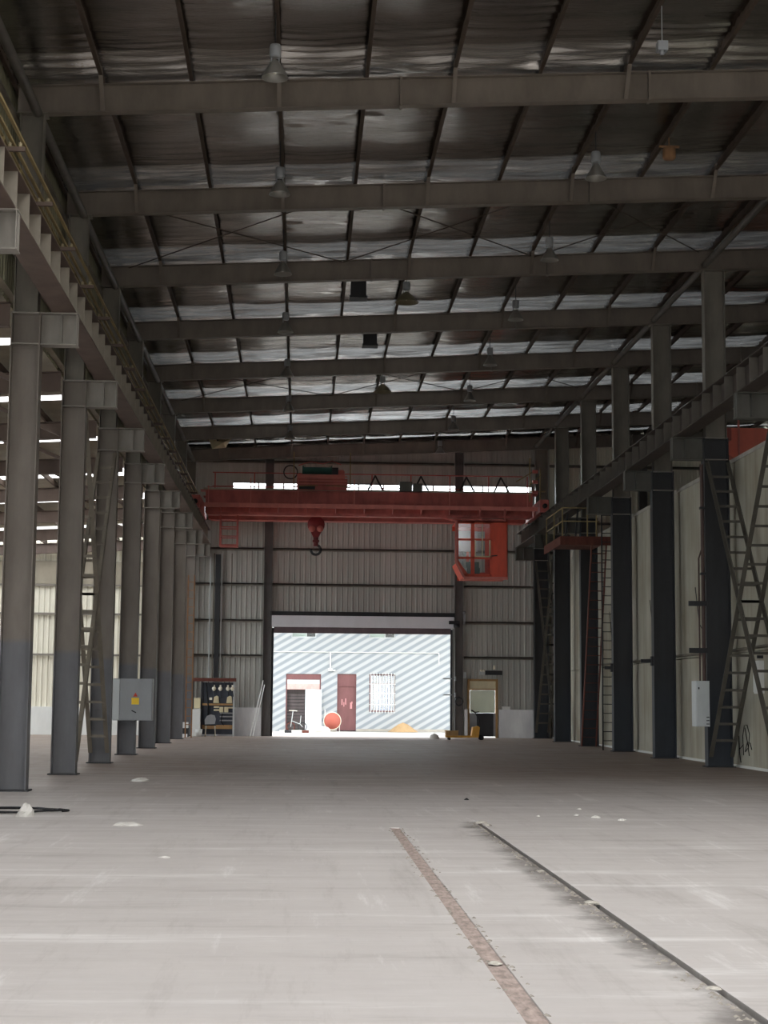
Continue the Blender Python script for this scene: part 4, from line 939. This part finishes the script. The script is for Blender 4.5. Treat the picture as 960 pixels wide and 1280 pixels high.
# ------------------------------------------------------------------ yard building behind the door
YB = 82
fc = thing('yard_building', (2, YB, 0), 'white striped building across the yard behind the shutter opening', 'building')
holes = [(-.72, 1.0, 0, 2.78), (1.8, 2.74, 0, 2.8), (3.38, 4.66, .96, 2.8), (-.48, .74, 4.56, 6.0), (3.36, 4.64, 4.56, 6.0)]
xs = sorted({-16., 24.} | {h[0] for h in holes} | {h[1] for h in holes}); zs = sorted({-.1, 9.0} | {h[2] for h in holes} | {h[3] for h in holes})
m = Mb()
for a, b_ in zip(xs[:-1], xs[1:]):
    for c, d in zip(zs[:-1], zs[1:]):
        if any(h[0] <= (a + b_) / 2 <= h[1] and h[2] <= (c + d) / 2 <= h[3] for h in holes): continue
        m.add([(a, YB, c), (b_, YB, c), (b_, YB, d), (a, YB, d)], [(0, 1, 2, 3)])
for h in holes:
    for x in h[:2]: m.add([(x, YB, h[2]), (x, YB + .22, h[2]), (x, YB + .22, h[3]), (x, YB, h[3])], [(0, 1, 2, 3)])
    m.add([(h[0], YB, h[3]), (h[1], YB, h[3]), (h[1], YB + .22, h[3]), (h[0], YB + .22, h[3])], [(0, 1, 2, 3)]); m.add([(h[0], YB, h[2]), (h[1], YB, h[2]), (h[1], YB + .22, h[2]), (h[0], YB + .22, h[2])], [(0, 1, 2, 3)])
wpart('facade', m, M['facade'], fc)
wpart('inner_wall_and_shade_slab', Mb().box(-16, 24, YB + 1.2, YB + 1.3, -.1, 9).box(-16, 24, YB - 5.4, YB + 6, 9, 9.1), M['dark'], fc)  # backing wall, plus an unseen roof slab added to dim the facade
wpart('plinth', Mb().box(1.02, 1.78, YB - .03, YB, 0, .12).box(2.76, 9, YB - .03, YB, 0, .12), M['concrete'], fc)
d1 = wpart('doorway_frame', Mb().box(-.72, 1.0, YB + .05, YB + .12, 2.5, 2.78).box(-.72, -.66, YB + .05, YB + .12, 0, 2.5).box(.94, 1.0, YB + .05, YB + .12, 0, 2.5), M['door_red'], fc)
wpart('transom', Mb().box(-.66, .94, YB + .06, YB + .1, 2.3, 2.5), M['lightgrey'], d1)
wpart('faded_notice', Mb().box(-.66, .94, YB + .05, YB + .09, 2.02, 2.3), paint('faded_red_notice', lin(214, 176, 170), .7, dirt=.2, scale=7), d1)
for k in range(12): wpart('shutter_slat', Mb().box(-.66, .22, YB + .3, YB + .33, .1 + .16 * k, .24 + .16 * k), paint('dark_slat', lin(96, 88, 88), .6) if k == 0 else bpy.data.materials['dark_slat'], d1)
d2 = wpart('door_leaf', Mb().box(1.8, 2.74, YB + .1, YB + .15, .04, 2.22), M['door_red'], fc)
wpart('door_transom', Mb().box(1.8, 2.74, YB + .08, YB + .14, 2.22, 2.8).box(1.8, 2.74, YB + .05, YB + .1, 2.2, 2.26), M['door_red'], d2)
ck = Mb()
for x, z, w_, h_ in ((2.02, 1.28, .05, .28), (2.12, 1.2, .04, .22), (2.2, 1.3, .05, .3), (2.44, 1.1, .1, .3), (2.5, 1.35, .06, .1)): ck.box(x, x + w_, YB + .092, YB + .1, z, z + h_)
wpart('chalk_marks', ck, plain('pale_red_marks', lin(196, 140, 142), .9), d2)
w1 = wpart('window_frame', Mb().box(3.38, 4.66, YB + .12, YB + .16, .96, 1.02).box(3.38, 4.66, YB + .12, YB + .16, 2.74, 2.8).box(3.38, 3.44, YB + .12, YB + .16, 1.02, 2.74).box(4.6, 4.66, YB + .12, YB + .16, 1.02, 2.74).box(3.44, 4.6, YB + .12, YB + .16, 2.3, 2.35), M['door_red'], fc)
wpart('window_pane', Mb().box(3.44, 4.6, YB + .14, YB + .145, 1.02, 2.74), M['glass'], w1)
wpart('curtain', Mb().box(3.8, 4.45, YB + .3, YB + .33, .98, 2.3), M['blue'], w1)
for k in range(9): wpart('bar', Mb().tube([(3.45 + .145 * k, YB - .05, .9), (3.45 + .145 * k, YB - .05, 2.86)], .016, 6), M['white'], w1)
for z in (1.3, 1.85, 2.3): wpart('bar', Mb().box(3.38, 4.68, YB - .06, YB - .03, z, z + .03), M['white'], w1)
for x0, x1 in ((-.48, .74), (3.36, 4.64)):
    w_ = wpart('window_frame', Mb().box(x0, x1, YB + .1, YB + .15, 4.56, 4.62).box(x0, x0 + .05, YB + .1, YB + .15, 4.62, 6).box(x1 - .05, x1, YB + .1, YB + .15, 4.62, 6).box((x0 + x1) / 2 + .1, (x0 + x1) / 2 + .15, YB + .1, YB + .15, 4.62, 6), M['lightgrey'], fc)
    wpart('window_pane', Mb().box(x0 + .05, x1 - .05, YB + .12, YB + .125, 4.62, 6), M['glass'], w_)
    wpart('blind', Mb().box(x0 + .05, (x0 + x1) / 2 + .1, YB + .3, YB + .33, 4.56, 6), paint('pale_blind', lin(206, 218, 208), .8, dirt=.1) if x0 < 0 else bpy.data.materials['pale_blind'], w_)
pi = thing('gas_pipe', (1.4, YB - .08, 3.8), 'thin white pipe with a branch along the yard building wall', 'pipe')
wpart('run', Mb().tube([(-6, YB - .06, 3.86), (6.8, YB - .06, 3.86)], .022, 6), M['white'], pi)
wpart('branch', Mb().tube([(1.45, YB - .06, 3.86), (1.45, YB - .06, 3.0)], .03, 6).tube([(6.8, YB - .06, 3.86), (6.8, YB - .06, 3.3)], .022, 6), M['white'], pi)
wpart('valve', Mb().lathe((1.45, YB - .1, 2.98), [(0, -.05), (.1, -.05), (.1, .08), (0, .08)], 10).box(1.4, 1.7, YB - .12, YB - .04, 2.94, 3.0), M['white'], pi)
single('white_board', Mb().box(.24, 1.04, YB - .14, YB - .1, .02, 2.02).box(.26, 1.02, YB - .15, YB - .14, .04, 2.0), plain('glossy_white_board', lin(240, 244, 250), .4), (.6, YB, 0), 'tall white board leaning in the doorway across the yard', 'board')
rc = thing('round_table_top', (1.55, 80.6, 0), 'round red table top stood on edge before the yard wall', 'table top')
wpart('disc', Mb().lathe((1.55, 80.6, .52), [(0, -.03), (.41, -.03), (.41, .03), (0, .03)], 24, 'y'), M['plastic_red'], rc)
wpart('rim', Mb().lathe((1.55, 80.6, .52), [(.4, -.045), (.43, -.045), (.43, .045), (.4, .045), (.4, -.045)], 24, 'y'), M['porcelain'], rc)
wpart('leg_frame', Mb().tube([(1.2, 80.75, 0), (1.2, 80.75, 1.05)], .02, 6).tube([(1.9, 80.7, 0), (1.9, 80.7, .5)], .02, 6).tube([(1.2, 80.75, .3), (1.9, 80.7, .3)], .015, 6), M['white'], rc)
bk = thing('small_bicycle', (-.35, 81, 0), 'pale folding bicycle frame standing in the dark doorway across the yard', 'bicycle')
wpart('wheel', Mb().lathe((-.45, 81, .22), [(.19, -.02), (.22, 0), (.19, .02), (.17, 0), (.19, -.02)], 18, 'y'), M['rust_red'], bk)
wpart('wheel', Mb().lathe((.12, 81, .22), [(.19, -.02), (.22, 0), (.19, .02), (.17, 0), (.19, -.02)], 18, 'y'), M['dark'], bk)
wpart('frame', Mb().tube([(-.45, 81, .22), (-.38, 81, .7), (-.35, 81, .98)], .02, 6).tube([(-.4, 81, .5), (.0, 81, .35), (.12, 81, .22)], .02, 6).tube([(0, 81, .35), (.04, 81, .75)], .018, 6), M['lightgrey'], bk)
wpart('handlebar', Mb().tube([(-.55, 81, 1.0), (-.35, 81, 1.0), (-.15, 81, .98)], .02, 6), M['porcelain'], bk)
single('cement_sack', Mb().lathe((.95, 80.1, 0), [(.5, 0), (.52, .1), (.4, .22), (.2, .27), (0, .28)], 12), M['plaster'], (.95, 80.1, 0), 'pale slumped sack on the ground behind the door opening', 'sack')
for k, (x, y, l) in enumerate(((-.2, 78.6, 1.5), (.0, 79.2, 1.0))):
    single('loose_plank', Mb().bar((x - l / 2, y, .05), (x + l / 2, y + .2, .05), .16, .1), M['plaster'], (x, y, 0), f'{("nearer", "farther")[k]} pale plank lying on the yard in front of the dark doorway', 'plank', 'planks in the yard')
for k, x in enumerate((-.55, .25)):
    single('dark_brick', Mb().box(x - .16, x + .16, 77.6, 77.85, -.01, .12), M['rust_red' if k else 'dark'], (x, 77.7, 0), f'{("left", "right")[k]} of two dark blocks lying on the yard', 'block')
single('orange_sand_heap', Mb().lathe((5.0, 81.2, 0), [(.75, 0), (.5, .18), (.25, .36), (0, .46)], 14), paint('orange_sand', lin(176, 146, 108), .95, dirt=.2, scale=8), (5, 81.2, 0), 'low heap of orange sand against the yard wall', 'heap')

# ------------------------------------------------------------------ litter on the floor
def lump(name, x, y, r, h, label, cat='debris', mat='plaster', seed=0):
    if r < .12: r *= .75; h *= .6
    rg = random.Random(seed); m = Mb(); n = 9; prof = [(r, 0), (r * .9, h * .45), (r * .5, h * .9), (0, h)]
    m.lathe((0, 0, 0), prof, n); m.v = [(a * rg.uniform(.75, 1.2) + x, b * rg.uniform(.75, 1.2) + y, c * rg.uniform(.8, 1.1)) for a, b, c in m.v]; m.sm = [False] * len(m.sm)
    return single(name, m, M[mat], (x, y, 0), label, cat)
lump('plaster_lump', -3.52, 21.95, .13, .17, 'white lump of plaster lying among the black cable loops', seed=1)
cbm = Mb()
pts = []
for k in range(150):
    t = k / 150 * 2 * math.pi * 3.3; rr = .78 + .2 * math.sin(k * .13) + .05 * math.sin(k * .7)
    pts.append((-3.95 + rr * math.cos(t), 22.75 + rr * .62 * math.sin(t), .014 + .012 * (k % 50) / 50))
cbm.tube(pts, .013, 6)
single('cable_coil', cbm, M['black'], (-3.95, 22.75, 0), 'loose coil of black cable on the floor by the nearest column', 'cable')
lump('plaster_scrap', -2.06, 20.5, .16, .04, 'flat white scrap on the bare floor right of the cable coil', seed=2)
lump('plaster_scrap', -2.93, 31.2, .18, .07, 'white scrap on the floor in front of the second left-hand column', seed=3)
lump('plaster_scrap', -1.29, 16.4, .08, .02, 'tiny pale chip on the middle of the bare floor', seed=4)
for k, (x, y, r) in enumerate(((4.01, 23.9, .05), (3.75, 22.6, .06), (3.95, 22.2, .09), (4.2, 21.7, .08), (3.2, 22.4, .05))):
    lump('white_chip', x, y, r, r * .5, f'{("farthest", "fourth", "third", "nearest", "leftmost")[k]} of the white chips right of the slot end', seed=10 + k)
for k, (x, y, r) in enumerate(((2.3, 21.1, .1), (2.34, 20.7, .07), (2.24, 12.8, .09), (2.24, 9.05, .06), (1.16, 9.9, .06), (2.2, 15.2, .05))):
    lump('broken_chip', x, y, r, r * .45, label=('pale chip lying at the far end of the open slot', 'second pale chip just in front of the far end of the slot', 'pale chip lying halfway along the open slot', 'pale chip lying in the slot close to the camera', 'pale chip lying on the rusty floor rail', 'small chip between the middle and the far end of the slot')[k], mat='concrete', seed=30 + k)
lump('dark_pellet', 2.6, 26.0, .05, .05, 'small dark pellet alone on the floor beyond the slots', mat='dark', seed=50)

rb = Mb()
rg = random.Random(5)
for k in range(420):
    if k % 3: x, y = 2.225 - abs(rg.gauss(0, .05)), rg.uniform(7.5, 21.3)
    else: x, y = rg.choice((1.09, 1.225)) + rg.gauss(0, .02), rg.uniform(7.5, 20.2)
    q = rg.uniform(.006, .022); h_ = q * rg.uniform(.4, .8)
    rb.add([(x - q, y, 0), (x + q * .8, y - q, 0), (x + q, y + q, 0), (x, y + q * .2, h_)], [(0, 1, 3), (1, 2, 3), (2, 0, 3)])
o = wpart('grit', rb, paint('grit', lin(150, 142, 132), .95, dirt=.5, scale=30), floor); o['kind'] = 'stuff'
# daylight openings of the hall, for the sampler
portal((2.9, YF - .2, 2.2), (math.radians(-90), 0, 0), 15, 4.4)
portal((2.58, YE + 1.0, 2.6), (math.radians(90), 0, 0), 7.8, 5.2)
portal((3.4, YE + .4, 9.94), (math.radians(90), 0, 0), 13, 1.5)
portal((XA - .3, 33, 2.75), (0, math.radians(-90), 0), 2.4, 76)
for a, b_ in ADDED_SKY: portal(((xa + xb) / 2, (a + b_) / 2, ZP((xa + xb) / 2) + .8), (0, 0, 0), xb - xa, b_ - a)
for a, b_ in ask: portal(((XA - 5.1) / 2, (a + b_) / 2, AB(-13) + 1.2), (0, 0, 0), -XA - 5.1, b_ - a)
